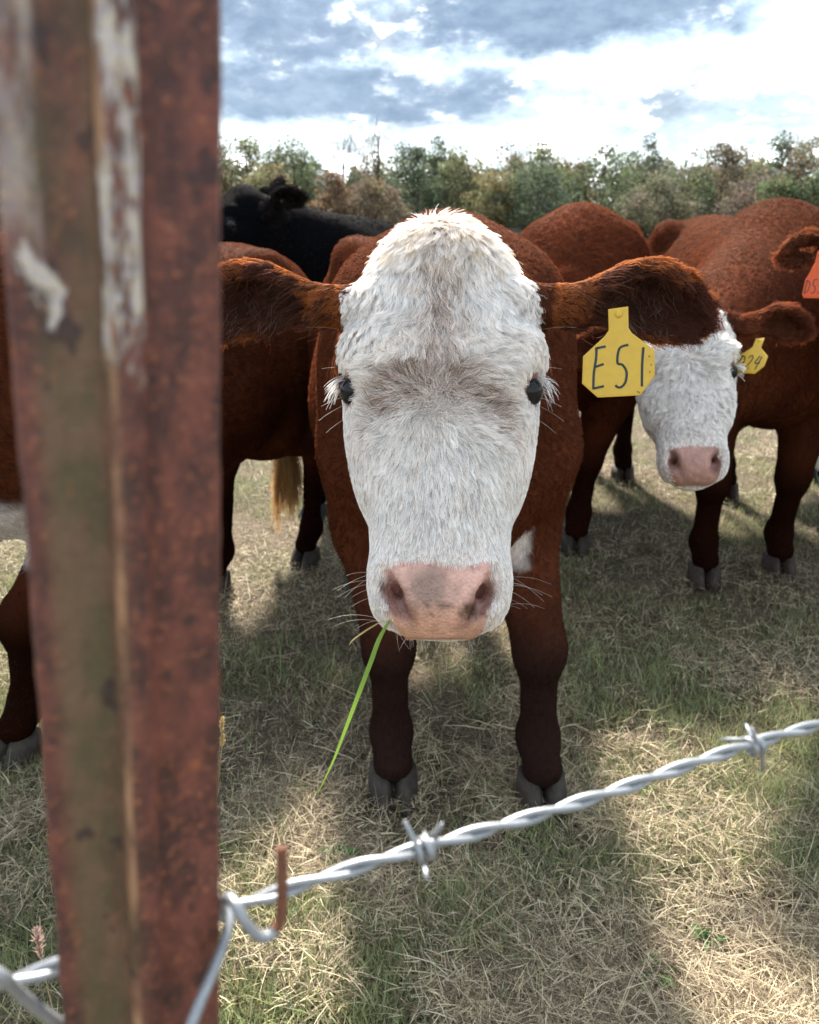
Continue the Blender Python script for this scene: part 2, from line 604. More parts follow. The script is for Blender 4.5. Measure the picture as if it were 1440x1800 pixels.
def tree(label, x, y, h, rx, col, seed, nclump=46, nleaf=60, lsize=0.3, bare=False, low=0.12, base=0.0):
    g = np.random.default_rng(seed)
    z1 = h * low
    rz = (h - z1) / 2
    V, F, Cc, cc = make_crown(seed, rx, rz, z1 + rz, nclump, nleaf, lsize, col, 0.18)
    root = link('tree', None, None, (x, y, base))
    root.empty_display_size = 0.5
    tr = MB()
    tr.tube(spline([[0, 0, -0.3], [g.normal(0, .15), g.normal(0, .15), h * .3], [g.normal(0, .3), g.normal(0, .3), h * .62], [g.normal(0, .4), 0, h * .93]], 10),
            np.linspace(0.030 * h * .5, 0.03, 10), 7)
    lim = MB()
    for k in range(0, nclump, 1 if bare else 3):
        c = cc[k]
        s = np.array([0, 0, max(h * 0.15, c[2] - rz * g.uniform(.35, .8))])
        mid = (s + c) / 2 + g.normal(0, .25, 3)
        lim.tube(spline([s, mid, c * [1.12, 1.12, 1.03]], 5), np.linspace(0.012 * h * .5, 0.02, 5), 5)
    if bare:
        for k in range(nclump * 7):
            c = cc[k % nclump] + g.normal(0, rx * .1, 3)
            e = c + unit(c - [0, 0, rz * .8]) * g.uniform(.6, 1.5) + g.normal(0, .35, 3)
            lim.tube(np.array([c, (c + e) / 2 + g.normal(0, .1, 3), e]), [0.035, 0.028, 0.016], 4, cap=False)
    trunk = tr.build('trunk', M_BARK, root)
    lim.build('limbs', M_BARK, trunk)
    crown = link('crown', blades_mesh('crown', V, F, Cc, M_TREE), root)
    tag(root, label, 'tree', 'trees of the wood beyond the pasture')
    return root


GREEN, OLIVE, RUSTY, TAN, GREYB, DKG, YEL = (0.105, 0.145, 0.068), (0.155, 0.165, 0.075), (0.21, 0.125, 0.072), (0.21, 0.155, 0.10), (0.19, 0.16, 0.14), (0.070, 0.115, 0.068), (0.22, 0.19, 0.075)
# u, v(top), crown half width in px, depth, colour, label, bare
TREES = [
    (396, 243, 30, 150, GREYB, 'bare twiggy tree beside the edge of the rusty post', True),
    (440, 262, 48, 142, OLIVE, 'olive tree above the black cow\'s poll', False),
    (520, 262, 48, 146, GREEN, 'green feathery tree just left of the bare grey pair', False),
    (605, 246, 46, 140, GREYB, 'left one of the two tall thinly leaved grey trees', True),
    (668, 240, 46, 138, (0.20, 0.17, 0.11), 'right one of the two tall thinly leaved grey trees', True),
    (478, 302, 44, 122, YEL, 'low yellowish shrubby tree behind the black cow\'s head', False),
    (592, 318, 30, 112, RUSTY, 'small rusty orange tree right of the black cow\'s ear', False),
    (658, 332, 44, 110, (0.19, 0.13, 0.085), 'low reddish brown tree above the black cow\'s back', False),
    (728, 266, 42, 122, DKG, 'tall dark green tree left of the white calf\'s poll', False),
    (772, 270, 36, 136, GREEN, 'green tree directly above the white calf\'s poll', False),
    (822, 278, 46, 126, OLIVE, 'yellow green tree just right of the white calf\'s poll', False),
    (892, 258, 34, 148, TAN, 'pinkish brown thin tree poking above the green ones', True),
    (872, 312, 40, 116, YEL, 'small olive yellow tree over the calf\'s brown neck', False),
    (940, 300, 52, 114, DKG, 'broad dark green tree above the middle cow\'s back', False),
    (948, 270, 40, 138, OLIVE, 'light green tree rising behind the broad dark green one', False),
    (1003, 292, 26, 132, RUSTY, 'narrow rust tinted tree between two green crowns', False),
    (1052, 274, 50, 126, GREEN, 'round mid green tree above the middle cow\'s right shoulder', False),
    (1128, 268, 46, 140, (0.13, 0.155, 0.09), 'grey green domed tree right of the middle cow', False),
    (1190, 262, 30, 160, GREYB, 'bare pale tree against the sky beside the brown oak', True),
    (1150, 322, 50, 112, (0.17, 0.155, 0.10), 'low greyish tan tree over the gap between two backs', False),
    (1196, 310, 46, 118, GREEN, 'small green tree left of the brown oak', False),
    (1258, 258, 46, 124, (0.16, 0.115, 0.08), 'dark brown oak standing taller than its neighbours', False),
    (1318, 318, 50, 110, (0.18, 0.125, 0.105), 'purplish brown low tree above the lettered cow\'s back', False),
    (1362, 262, 44, 134, DKG, 'dark green rounded tree on the ridge at right', False),
    (1362, 318, 32, 104, (0.14, 0.18, 0.085), 'left one of the small pale green pair at right', False),
    (1412, 318, 32, 104, (0.14, 0.18, 0.085), 'right one of the small pale green pair at right', False),
    (1420, 254, 56, 126, (0.18, 0.135, 0.085), 'tall brown tree at the right edge of the photo', False),
    (1305, 288, 40, 140, YEL, 'yellowish tree seen behind the dark brown oak', False),
]
for i, (u, v, hw, dep, col, lab, bare) in enumerate(TREES):
    g0 = P(u, 420, dep)
    h = (420 - v) / FPX * dep * 1.05 + CAMH
    rx = hw / FPX * dep * 1.4
    tree(lab, g0[0], g0[1], h, rx, col, 100 + i, nclump=(30 if bare else 80), nleaf=(16 if bare else 70), lsize=0.22 * dep / 120 * (0.75 if bare else 1), bare=bare)

# the mass of the wood behind and beside them
V, F, Cc, off = [], [], [], 0
gw = np.random.default_rng(55)
for k in range(190):
    dep = gw.uniform(150, 190)
    x = gw.uniform(-150, 190)
    h = gw.uniform(0.072, 0.102) * dep
    colr = [GREEN, OLIVE, RUSTY, TAN, GREYB, DKG][gw.integers(6)]
    v_, f_, c_, _ = make_crown(1000 + k, h * 0.42, h * 0.5, h * 0.5, 34, 34, 0.46, colr, 0.15)
    V.append(v_ + [x, dep, 0]); F.append(f_ + off); Cc.append(c_); off += len(v_)
for k in range(120):      # undergrowth along its foot
    x = -150 + k * 2.9 + gw.uniform(-1, 1)
    h = gw.uniform(4, 7)
    v_, f_, c_, _ = make_crown(3000 + k, 3.2, h * 0.5, h * 0.45, 20, 34, 0.42, [OLIVE, GREYB, GREEN][gw.integers(3)], 0.15)
    V.append(v_ + [x, gw.uniform(143, 149), 0]); F.append(f_ + off); Cc.append(c_ * .8); off += len(v_)
tag(link('distant_wood', blades_mesh('distant_wood', np.concatenate(V), np.concatenate(F), np.concatenate(Cc), M_TREE)),
    'far wood of mixed green and brown crowns closing the pasture', 'wood', kind='stuff')


# ------------------------------------------------------------------ organic bodies: distance field -> one continuous mesh
class Field:
    def __init__(s, lo, hi, h):
        s.lo, s.h = np.array(lo, float), h
        s.n = np.ceil((np.array(hi) - s.lo) / h).astype(int) + 1
        s.f = np.full(s.n, 0.2, np.float32)

    def region(s, lo, hi):
        a = np.clip(np.floor((np.array(lo) - s.lo) / s.h).astype(int), 0, s.n - 1)
        b = np.clip(np.ceil((np.array(hi) - s.lo) / s.h).astype(int) + 1, 1, s.n)
        ax = [(s.lo[i] + s.h * np.arange(a[i], b[i])).astype(np.float32) for i in range(3)]
        sl = tuple(slice(a[i], b[i]) for i in range(3))
        return sl, ax[0][:, None, None], ax[1][None, :, None], ax[2][None, None, :]

    def blend(s, sl, d, k, sub=False):
        f = s.f[sl]
        d = d.astype(np.float32)
        if sub:
            d = -d
            hh = np.clip(0.5 - 0.5 * (f - d) / k, 0, 1)
            s.f[sl] = f + (d - f) * hh + k * hh * (1 - hh)
        else:
            hh = np.clip(0.5 + 0.5 * (f - d) / k, 0, 1)
            s.f[sl] = f + (d - f) * hh - k * hh * (1 - hh)

    def cone(s, p0, p1, r0, r1, k=0.04, sub=False):
        p0, p1 = np.asarray(p0, float), np.asarray(p1, float)
        m = max(r0, r1) + k + 0.03
        sl, x, y, z = s.region(np.minimum(p0, p1) - m, np.maximum(p0, p1) + m)
        ba = p1 - p0
        L2 = float(ba @ ba) + 1e-12
        t = np.clip(((x - p0[0]) * ba[0] + (y - p0[1]) * ba[1] + (z - p0[2]) * ba[2]) / L2, 0, 1)
        d = np.sqrt((x - p0[0] - t * ba[0]) ** 2 + (y - p0[1] - t * ba[1]) ** 2 + (z - p0[2] - t * ba[2]) ** 2)
        s.blend(sl, d - (r0 + (r1 - r0) * t), k, sub)

    def ell(s, c, A, r, k=0.03, sub=False):
        """A rows are axes"""
        c, A, r = np.asarray(c, float), np.asarray(A, float), np.asarray(r, float)
        m = max(r) + k + 0.02
        sl, x, y, z = s.region(c - m, c + m)
        q = [((x - c[0]) * A[i][0] + (y - c[1]) * A[i][1] + (z - c[2]) * A[i][2]) / r[i] for i in range(3)]
        k0 = np.sqrt(q[0] ** 2 + q[1] ** 2 + q[2] ** 2)
        k1 = np.sqrt((q[0] / r[0]) ** 2 + (q[1] / r[1]) ** 2 + (q[2] / r[2]) ** 2) + 1e-9
        s.blend(sl, k0 * (k0 - 1) / k1, k, sub)

    def loft(s, O, A, tab, k=0.03, sub=False, taper=0.0, bend=0.0):
        """A rows: along, across, normal. tab rows: s, half width, front d, back d, exponent"""
        tab = np.asarray(tab, float)
        O, A = np.asarray(O, float), np.asarray(A, float)
        cs = []
        for row in tab:
            for w in (-row[1], row[1]):
                for d in (row[2], row[3]):
                    cs.append(O + A[0] * row[0] + A[1] * w + A[2] * d)
        cs = np.array(cs)
        m = k + 0.03
        sl, x, y, z = s.region(cs.min(0) - m, cs.max(0) + m)
        S = (x - O[0]) * A[0][0] + (y - O[1]) * A[0][1] + (z - O[2]) * A[0][2]
        W = (x - O[0]) * A[1][0] + (y - O[1]) * A[1][1] + (z - O[2]) * A[1][2]
        D = (x - O[0]) * A[2][0] + (y - O[1]) * A[2][1] + (z - O[2]) * A[2][2]
        if bend:
            W = W - bend * np.sin(np.clip(S / (0.155 * abs(tab[-1, 0]) / 0.18), -0.2, 1.3) * np.pi)
        fs = np.linspace(tab[0, 0], tab[-1, 0], 400)
        # smooth interpolation of the section table
        def cur(j):
            v = spline(np.stack([tab[:, 0], tab[:, j]], 1), 600)
            return np.interp(fs, v[:, 0], v[:, 1])
        idx = np.clip(((S - fs[0]) / (fs[-1] - fs[0]) * 399), 0, 399).astype(np.int32)
        a = np.maximum(cur(1), 0.003).astype(np.float32)[idx]
        dc = ((cur(2) + cur(3)) / 2).astype(np.float32)[idx]
        b = np.maximum((cur(2) - cur(3)) / 2, 0.003).astype(np.float32)[idx]
        n = cur(4).astype(np.float32)[idx]
        dn = (D - dc) / b
        if taper:
            a = a * (1 - taper * np.clip(dn, -0.4, 1))
        q = (np.abs(W / a) ** n + np.abs(dn) ** n) ** (1 / n)
        d = (q - 1) * np.minimum(a, b)
        e = np.maximum(fs[0] - S, S - fs[-1])
        d = np.maximum(d, e)
        s.blend(sl, d, k, sub)

    def mesh(s):
        f = s.f
        ins = f < 0
        cnt = np.zeros(tuple(s.n - 1), np.uint8)
        for dx in (0, 1):
            for dy in (0, 1):
                for dz in (0, 1):
                    cnt += ins[dx:s.n[0] - 1 + dx, dy:s.n[1] - 1 + dy, dz:s.n[2] - 1 + dz]
        act = (cnt > 0) & (cnt < 8)
        idx = np.full(act.shape, -1, np.int32)
        ci = np.argwhere(act)
        idx[act] = np.arange(len(ci))
        corners = [(dx, dy, dz) for dx in (0, 1) for dy in (0, 1) for dz in (0, 1)]
        vals = np.stack([f[ci[:, 0] + c[0], ci[:, 1] + c[1], ci[:, 2] + c[2]] for c in corners], 1)
        acc = np.zeros((len(ci), 3))
        num = np.zeros(len(ci))
        for a in range(8):
            for b in range(a + 1, 8):
                ca, cb = np.array(corners[a]), np.array(corners[b])
                if np.abs(ca - cb).sum() != 1:
                    continue
                va, vb = vals[:, a], vals[:, b]
                cr = (va < 0) != (vb < 0)
                t = np.where(cr, va / np.where(cr, va - vb, 1), 0)
                acc += np.where(cr[:, None], ca + t[:, None] * (cb - ca), 0)
                num += cr
        V = s.lo + s.h * (ci + acc / np.maximum(num, 1)[:, None])
        Q = []
        for ax in range(3):
            o1, o2 = [(1, 2), (2, 0), (0, 1)][ax]
            sl0 = [slice(None)] * 3; sl1 = [slice(None)] * 3
            sl0[ax] = slice(0, -1); sl1[ax] = slice(1, None)
            a, b = ins[tuple(sl0)], ins[tuple(sl1)]
            e = np.argwhere(a != b)
            ok = (e[:, o1] > 0) & (e[:, o2] > 0) & (e[:, o1] < s.n[o1] - 1) & (e[:, o2] < s.n[o2] - 1)
            e = e[ok]
            flip = a[tuple(e.T)]
            def cell(d1, d2):
                q = e.copy(); q[:, o1] += d1; q[:, o2] += d2
                return idx[tuple(q.T)]
            quad = np.stack([cell(-1, -1), cell(0, -1), cell(0, 0), cell(-1, 0)], 1)
            quad[~flip] = quad[~flip][:, ::-1]
            Q.append(quad)
        return V, np.concatenate(Q)


# ------------------------------------------------------------------ fur
def vert_normals(V, Q):
    n = np.cross(V[Q[:, 2]] - V[Q[:, 0]], V[Q[:, 3]] - V[Q[:, 1]])
    N = np.zeros_like(V)
    for k in range(4):
        np.add.at(N, Q[:, k], n)
    return N / (np.linalg.norm(N, axis=1)[:, None] + 1e-12), np.linalg.norm(n, axis=1) / 2


def grow(V, Q, N, area, wq, n, seed):
    """n root points on the quads, chosen by area x weight -> positions, normals, quad's first vertex, bary"""
    g = np.random.default_rng(seed)
    p = area * wq
    c = np.cumsum(p)
    q = np.searchsorted(c, g.uniform(0, c[-1], n))
    q = np.minimum(q, len(Q) - 1)
    a, b = g.uniform(0, 1, (n, 1)), g.uniform(0, 1, (n, 1))
    def bl(X):
        return (X[Q[q, 0]] * (1 - a) + X[Q[q, 1]] * a) * (1 - b) + (X[Q[q, 3]] * (1 - a) + X[Q[q, 2]] * a) * b
    pos, nor = bl(V), bl(N)
    nor /= np.linalg.norm(nor, axis=1)[:, None] + 1e-12
    return pos, nor, Q[q, 0]


def strands(pos, nor, dirv, length, lift, K, seed, clump=0.6, csize=0.012, wave=0.15, wfreq=1.3, rough=0.25, drop=0.0):
    """hair polylines (n,K,3): leave the skin along dirv, gathered in wavy clumps"""
    g = np.random.default_rng(seed)
    n = len(pos)
    dirv = dirv - nor * np.sum(dirv * nor, 1)[:, None]
    dirv /= np.linalg.norm(dirv, axis=1)[:, None] + 1e-9
    # clumps: hash the roots into jittered cells
    key = np.floor(pos / csize + vn3(pos, 0.6 / csize) * 1.2).astype(np.int64)
    hsh = (key[:, 0] * 73856093 ^ key[:, 1] * 19349663 ^ key[:, 2] * 83492791)
    u, inv = np.unique(hsh, return_inverse=True)
    m = len(u)
    cnt = np.bincount(inv, minlength=m)[:, None]
    cpos = np.stack([np.bincount(inv, pos[:, k], m) for k in range(3)], 1) / cnt
    cr = g.normal(0, 1, (m, 3))
    cph = g.uniform(0, 6.28, m)
    clen = g.uniform(0.75, 1.2, m)
    jit = cr[inv] * rough + g.normal(0, rough * 0.5, (n, 3))
    d = dirv + jit
    d = d - nor * np.sum(d * nor, 1)[:, None]
    d /= np.linalg.norm(d, axis=1)[:, None] + 1e-9
    side = np.cross(nor, d)
    L = length * clen[inv] * g.uniform(0.8, 1.15, n)
    t = np.linspace(0, 1, K)[None, :, None]
    L_ = L[:, None, None]
    lf = np.asarray(lift)
    lf = (np.full(n, lf) if lf.ndim == 0 else lf)[:, None, None]
    path = pos[:, None] + d[:, None] * (t * L_) + nor[:, None] * (L_ * lf * (t - 0.55 * t * t))
    ph = cph[inv][:, None, None] + g.normal(0, 0.25, (n, 1, 1))
    wv = np.asarray(wave)
    wv = (np.full(n, wv) if wv.ndim == 0 else wv)[:, None, None]
    path = path + side[:, None] * (np.sin(ph + t * wfreq * 6.28) - np.sin(ph)) * (L_ * wv)
    cl_ = np.asarray(clump)
    cl_ = (np.full(n, cl_) if cl_.ndim == 0 else cl_)[:, None, None]
    path = path + (cpos[inv] - pos)[:, None] * (cl_ * t ** 1.2)
    if drop:
        path = path + np.array([0, 0, -1.0]) * (L_ * drop * t * t)
    path[:, 0] -= nor * 0.0015
    return path


def vn3(p, s):
    return np.stack([vnoise(p, s, 31), vnoise(p, s, 47), vnoise(p, s, 59)], 1)


def curves_obj(name, parts, mat, parent, origin):
    """parts: list of (paths (n,K,3), colours (n,3), root radius, tip radius)"""
    cu = bpy.data.hair_curves.new(name)
    sizes = []
    for pth, _, _, _ in parts:
        sizes += [pth.shape[1]] * len(pth)
    cu.add_curves(sizes)
    pos = np.concatenate([p.reshape(-1, 3) for p, _, _, _ in parts]) - np.asarray(origin)
    cu.attributes['position'].data.foreach_set('vector', pos.astype(np.float32).ravel())
    rad = np.concatenate([(np.linspace(1, 0, p.shape[1])[None, :] * (r0 - r1) + r1 + np.zeros((len(p), 1))).ravel() for p, _, r0, r1 in parts])
    at = cu.attributes.get('radius') or cu.attributes.new('radius', 'FLOAT', 'POINT')
    at.data.foreach_set('value', rad.astype(np.float32))
    col = np.concatenate([c for _, c, _, _ in parts])
    c4 = np.ones((len(col), 4), np.float32)
    c4[:, :3] = col
    at = cu.attributes.new('coat', 'FLOAT_COLOR', 'CURVE')
    at.data.foreach_set('color', c4.ravel())
    cu.materials.append(mat)
    return link(name, cu, parent)


# ------------------------------------------------------------------ cattle
# head sections: s from poll (0) to lips, half width, front d, back d, exponent
HEAD = [(-0.018, 0.016, -0.050, -0.085, 2.0), (-0.009, 0.040, -0.034, -0.110, 2.0), (0.010, 0.069, -0.016, -0.135, 2.1), (0.042, 0.096, -0.002, -0.165, 2.2),
        (0.090, 0.117, 0.004, -0.190, 2.4), (0.140, 0.122, 0.004, -0.205, 2.5), (0.19, 0.117, 0.001, -0.205, 2.4),
        (0.235, 0.109, -0.002, -0.195, 2.3), (0.285, 0.097, -0.004, -0.175, 2.3), (0.335, 0.085, -0.004, -0.150, 2.4),
        (0.38, 0.079, -0.004, -0.132, 2.6), (0.415, 0.076, -0.004, -0.124, 2.7), (0.445, 0.070, -0.010, -0.118, 2.6), (0.466, 0.058, -0.022, -0.108, 2.4),
        (0.482, 0.036, -0.040, -0.090, 2.0)]
EARTAB = [(-0.05, 0.016, 0.016, -0.018, 2.0), (0.0, 0.018, 0.018, -0.020, 2.0), (0.03, 0.023, 0.020, -0.025, 2.0), (0.07, 0.036, 0.022, -0.034, 2.0), (0.11, 0.0445, 0.020, -0.036, 2.0),
          (0.147, 0.040, 0.013, -0.026, 2.0), (0.172, 0.025, 0.008, -0.013, 2.0), (0.184, 0.007, 0.003, -0.004, 2.0)]
EARCUT = [(0.028, 0.008, 0.05, -0.006, 2.0), (0.055, 0.022, 0.06, -0.022, 2.0), (0.085, 0.032, 0.06, -0.029, 2.0), (0.115, 0.0355, 0.06, -0.029, 2.0), (0.147, 0.030, 0.06, -0.018, 2.0), (0.167, 0.015, 0.06, -0.007, 2.0), (0.176, 0.005, 0.06, 0.0, 2.0)]
TORSO = [(-0.64, 0.070, 1.02, 0.72, 2.0), (-0.58, 0.150, 1.12, 0.62, 2.0), (-0.46, 0.215, 1.22, 0.555, 2.0), (-0.28, 0.250, 1.275, 0.545, 2.1), (-0.05, 0.300, 1.265, 0.520, 2.2),
         (0.22, 0.325, 1.255, 0.525, 2.2), (0.45, 0.305, 1.27, 0.575, 2.2), (0.62, 0.265, 1.275, 0.66, 2.3), (0.76, 0.215, 1.25, 0.72, 2.3), (0.85, 0.130, 1.20, 0.80, 2.2), (0.885, 0.05, 1.12, 0.9, 2.0)]

RED, WHITE, BLACK = np.array([0.122, 0.0335, 0.0138]), np.array([0.82, 0.805, 0.79]), np.array([0.0030, 0.0034, 0.0044])


HOOFPTS = []


def scale_tab(t, k):
    t = np.array(t, float)
    t[:, :4] *= k
    return t


def cow(name, label, cat, base, yaw, S, hooves, head, ears, h, coatfn, furs, bounds_pad=0.25, hoofmat=None, tail=True, hoof_yaw=None,
        flank=None, eyes=True, neck_r=(0.235, 0.115), cutn=True, tags=(), group='cattle gathered at the fence', brisket=None):
    """base: ground point under the middle of the trunk; yaw: heading (0 = towards -Y), positive turns to +X.
    hooves: dict fl, fr, hl, hr -> ground xy (l = towards +X when yaw 0). head: (poll, along, front, scale)."""
    cy, sy = math.cos(yaw), math.sin(yaw)
    fwd = np.array([sy, -cy, 0.0])
    rt = np.array([cy, sy, 0.0])
    up = np.array([0, 0, 1.0])
    base = np.array([base[0], base[1], 0.0])

    def L(x, y, z):         # x to the side, y towards the tail, z up
        return base + S * (rt * x - fwd * y + up * z)
    poll, es, ed, hs = head
    poll = np.asarray(poll, float)
    es = unit(es)
    ed = unit(np.asarray(ed) - es * np.dot(ed, es))
    ew = np.cross(ed, es)
    ew = -ew if np.dot(ew, rt) < 0 else ew
    HA = np.array([es, ew, ed])

    def H(s, w, d):
        return poll + hs * (es * s + ew * w + ed * d)
    pts = [L(0, -.66, 0), L(0, .9, 1.32), L(.36, 0, .5), L(-.36, 0, .5), poll - 0.1, poll + 0.1, H(.5, 0, 0), H(.5, 0, -.15)] + [np.array([*p, 0]) for p in hooves.values()]
    pts += [L(.36, .8, 0), L(-.36, .8, 0), L(.36, -.6, 0), L(-.36, -.6, 0), H(.2, .15, -.2), H(.2, -.15, -.2)]
    for e in ears:
        pts += [np.asarray(e[0]) + unit(e[1]) * 0.2 * e[3] + 0.06, np.asarray(e[0]) + unit(e[1]) * 0.2 * e[3] - 0.06]
    pts = np.array(pts)
    lo, hi = pts.min(0) - 0.06, pts.max(0) + 0.06
    lo[2] = 0.02
    F = Field(lo, hi, h)
    # trunk
    F.loft(base, [-fwd, rt, up], scale_tab(TORSO, S), 0.03, taper=0.22)
    for sx in (-1, 1):
        F.ell(L(.15 * sx, -.38, .95), [unit(rt * .9 + fwd * .3 * sx), unit(fwd), up], np.array([.12, .17, .27]) * S, .08)     # shoulder blade
        F.ell(L(.17 * sx, .60, .98), [rt, -fwd, up], np.array([.14, .22, .25]) * S, .08)    # thigh
        F.ell(L(.20 * sx, .50, 1.20), [rt, -fwd, up], np.array([.05, .07, .05]) * S, .07)   # hook bone
    # neck: crest line and throat line
    occ = H(0.105, 0, -0.14)
    F.cone(L(0, -.30, 1.06), occ, neck_r[0] * S * .93, neck_r[1] * hs, .10)
    F.cone(L(0, -.44, .88), H(.16, 0, -.19), .185 * S, .085 * hs, .10)
    F.cone(L(0, -.52, .74), H(.2, 0, -.24), .12 * S, .05 * hs, .10)
    # legs
    hoofinfo = []
    HOOFPTS.extend([hooves[k_] for k_ in hooves])
    for kx, sx in (('l', 1), ('r', -1)):
        q = np.array([*hooves['f' + kx], 0.0])
        sh = L(.165 * sx, -.40, .80)
        el = L(.165 * sx, -.35, .62)
        kn = q + up * .365 * S + (el - q) * [.22, .22, 0] + fwd * .025 * S
        ft = q + up * .135 * S + (el - q) * [.03, .03, 0] - fwd * .015 * S
        F.cone(sh, el, .125 * S, .098 * S, .06)
        F.cone(el, kn, .092 * S, .056 * S, .05)
        F.ell(kn, [rt, fwd, up], np.array([.055, .058, .075]) * S, .03)
        F.cone(kn - up * .03, ft, .043 * S, .041 * S, .03)
        F.ell(ft, [rt, fwd, up], np.array([.047, .049, .055]) * S, .03)
        F.cone(ft, q + up * .082 * S + fwd * .030 * S, .042 * S, .046 * S, .02)
        hoofinfo.append((q + fwd * .035 * S, S))
        q = np.array([*hooves['h' + kx], 0.0])
        hip = L(.175 * sx, .58, .92)
        st = L(.19 * sx, .44, .68)
        st = st + (q - L(.17 * sx, .62, 0)) * [.25, .25, 0]
        hk = q + up * .49 * S - fwd * .10 * S + (hip - q) * [.18, .18, 0]
        ft = q + up * .14 * S - fwd * .025 * S
        F.cone(hip, st, .17 * S, .125 * S, .08)
        F.cone(hip - fwd * .06 * S, hk + up * .10 * S, .13 * S, .062 * S, .07)
        F.cone(st, hk, .115 * S, .050 * S, .06)
        F.ell(hk - fwd * .012, [rt, fwd, up], np.array([.046, .06, .075]) * S, .03)
        F.cone(hk, ft, .041 * S, .036 * S, .03)
        F.ell(ft, [rt, fwd, up], np.array([.045, .047, .055]) * S, .03)
        F.cone(ft, q + up * .082 * S + fwd * .030 * S, .041 * S, .045 * S, .02)
        hoofinfo.append((q + fwd * .035 * S, S))
    if tail:
        tp = spline([L(0, .80, 1.20), L(0, .90, 1.12), L(0, .915, .90), L(.01, .90, .62), L(.015, .89, .48)], 8)
        for a, b, r0, r1 in zip(tp[:-1], tp[1:], np.linspace(.04, .018, 7), np.linspace(.036, .016, 7)):
            F.cone(a, b, r0 * S, r1 * S, .02)
    # head
    F.loft(poll, HA, scale_tab(HEAD, hs), 0.03)
    for sx in (-1, 1):
        F.ell(H(.150, .096 * sx, -.042), HA, np.array([.030, .022, .036]) * hs, .02)      # brow
        F.ell(H(.250, .074 * sx, -.088), HA, np.array([.080, .030, .06]) * hs, .03)       # cheek
        F.ell(H(.422, .054 * sx, -.052), HA, np.array([.042, .022, .045]) * hs, .02)      # muzzle pad
    for sx in (-1, 1):
        F.ell(H(.160, .055 * sx, -.014), HA, np.array([.042, .032, .018]) * hs, .03)      # heavy brow above the inner eye
        F.cone(H(.224, .030 * sx, .010), H(.240, .064 * sx, -.002), .007 * hs, .006 * hs, .014, sub=True)   # frown fold
    F.ell(H(.042, 0, -.045), HA, np.array([.05, .05, .042]) * hs, .03)                      # poll knob
    F.ell(H(.452, 0, -.105), HA, np.array([.028, .045, .03]) * hs, .015)                   # chin
    # ears
    for (eb, edir, eop, esc, ecup) in ears:
        eb = np.asarray(eb, float)
        ea = unit(edir)
        eo = unit(np.asarray(eop) - ea * np.dot(eop, ea))
        EA = np.array([ea, np.cross(eo, ea), eo])
        F.loft(eb, EA, scale_tab(EARTAB, esc), .012, bend=.014 * esc * (1 if EA[1][2] > 0 else -1))
        F.cone(eb - ea * .06 * esc, eb + ea * .01 * esc, .026 * esc, .018 * esc, .02)
    for (eb, edir, eop, esc, ecup) in ears:
        eb = np.asarray(eb, float)
        ea = unit(edir)
        eo = unit(np.asarray(eop) - ea * np.dot(eop, ea))
        EA = np.array([ea, np.cross(eo, ea), eo])
        F.loft(eb, EA, scale_tab(EARCUT, esc), .006, sub=True, bend=.014 * esc * (1 if EA[1][2] > 0 else -1))
    if eyes:
        for sx in (-1, 1):
            F.ell(H(.195, .126 * sx, -.038), HA, np.array([.0125, .024, .029]) * hs, .005, sub=True)
            F.cone(H(.206, .112 * sx, -.024), H(.247, .103 * sx, -.012), .007 * hs, .003 * hs, .008, sub=True)   # tear groove
    if cutn:
        for sx in (-1, 1):
            F.cone(H(.410, .060 * sx, -.004), H(.436, .054 * sx, -.016), .0075 * hs, .0125 * hs, .005, sub=True)   # nostrils
            F.cone(H(.436, .054 * sx, -.014), H(.460, .037 * sx, -.028), .0120 * hs, .0065 * hs, .005, sub=True)
            F.cone(H(.435, .050 * sx, -.018), H(.425, .036 * sx, -.055), .010 * hs, .006 * hs, .006, sub=True)
        F.cone(H(.472, -.045, -.075), H(.472, .045, -.075), .004 * hs, .004 * hs, .004, sub=True)             # lip line
    V, Q = F.mesh()
    # keep the largest shell only is not needed: all pieces overlap
    N, area = vert_normals(V, Q)
    rel = (V - poll) / hs
    hc = np.stack([rel @ es, rel @ ew, rel @ ed], 1)
    tr = (V - base) / S
    tc = np.stack([tr @ rt, -(tr @ fwd), tr[:, 2]], 1)
    earmask = np.zeros(len(V))
    earc = np.zeros((len(V), 3))
    earn = np.zeros(len(V))
    for (eb, edir, eop, esc, ecup) in ears:
        eb = np.asarray(eb, float)
        ea = unit(edir)
        eo = unit(np.asarray(eop) - ea * np.dot(eop, ea))
        EA = np.array([ea, np.cross(eo, ea), eo])
        c = (V - eb) @ EA.T / esc
        m = (c[:, 0] > -.015) & (c[:, 0] < .2) & (np.abs(c[:, 1]) < .075) & (np.abs(c[:, 2]) < .06)
        earmask[m] = 1
        c[:, 1] -= .014 * (1 if EA[1][2] > 0 else -1) * np.sin(np.clip(c[:, 0] / .155, -.2, 1.3) * np.pi)
        earc[m] = c[m]
        earn[m] = N[m] @ eo
    ctx = dict(V=V, Q=Q, N=N, area=area, hc=hc, tc=tc, ear=earmask, earc=earc, earn=earn, es=es, ew=ew, ed=ed, fwd=fwd, rt=rt, H=H, L=L, hs=hs, S=S, ears=ears, poll=poll, base=base)
    ctx['inhead'] = (earmask < .5) & (hc[:, 0] > -.06) & (hc[:, 0] < .5) & (np.abs(hc[:, 1]) < .14) & (hc[:, 2] > -.24)
    coat, bare = coatfn(ctx)
    ctx['coat'], ctx['bare'] = coat, bare
    skin = coat * np.where(((coat.sum(1) > 1.2) & (bare < .5))[:, None], np.array([.76, .66, .61]), np.array([.85, .85, .85]))
    skin = np.where((bare > .3)[:, None], coat, skin)
    c4 = np.concatenate([skin, (1 - bare)[:, None]], 1)
    me = np_mesh(name, V - base, Q, M_HIDE, True, colors=c4)
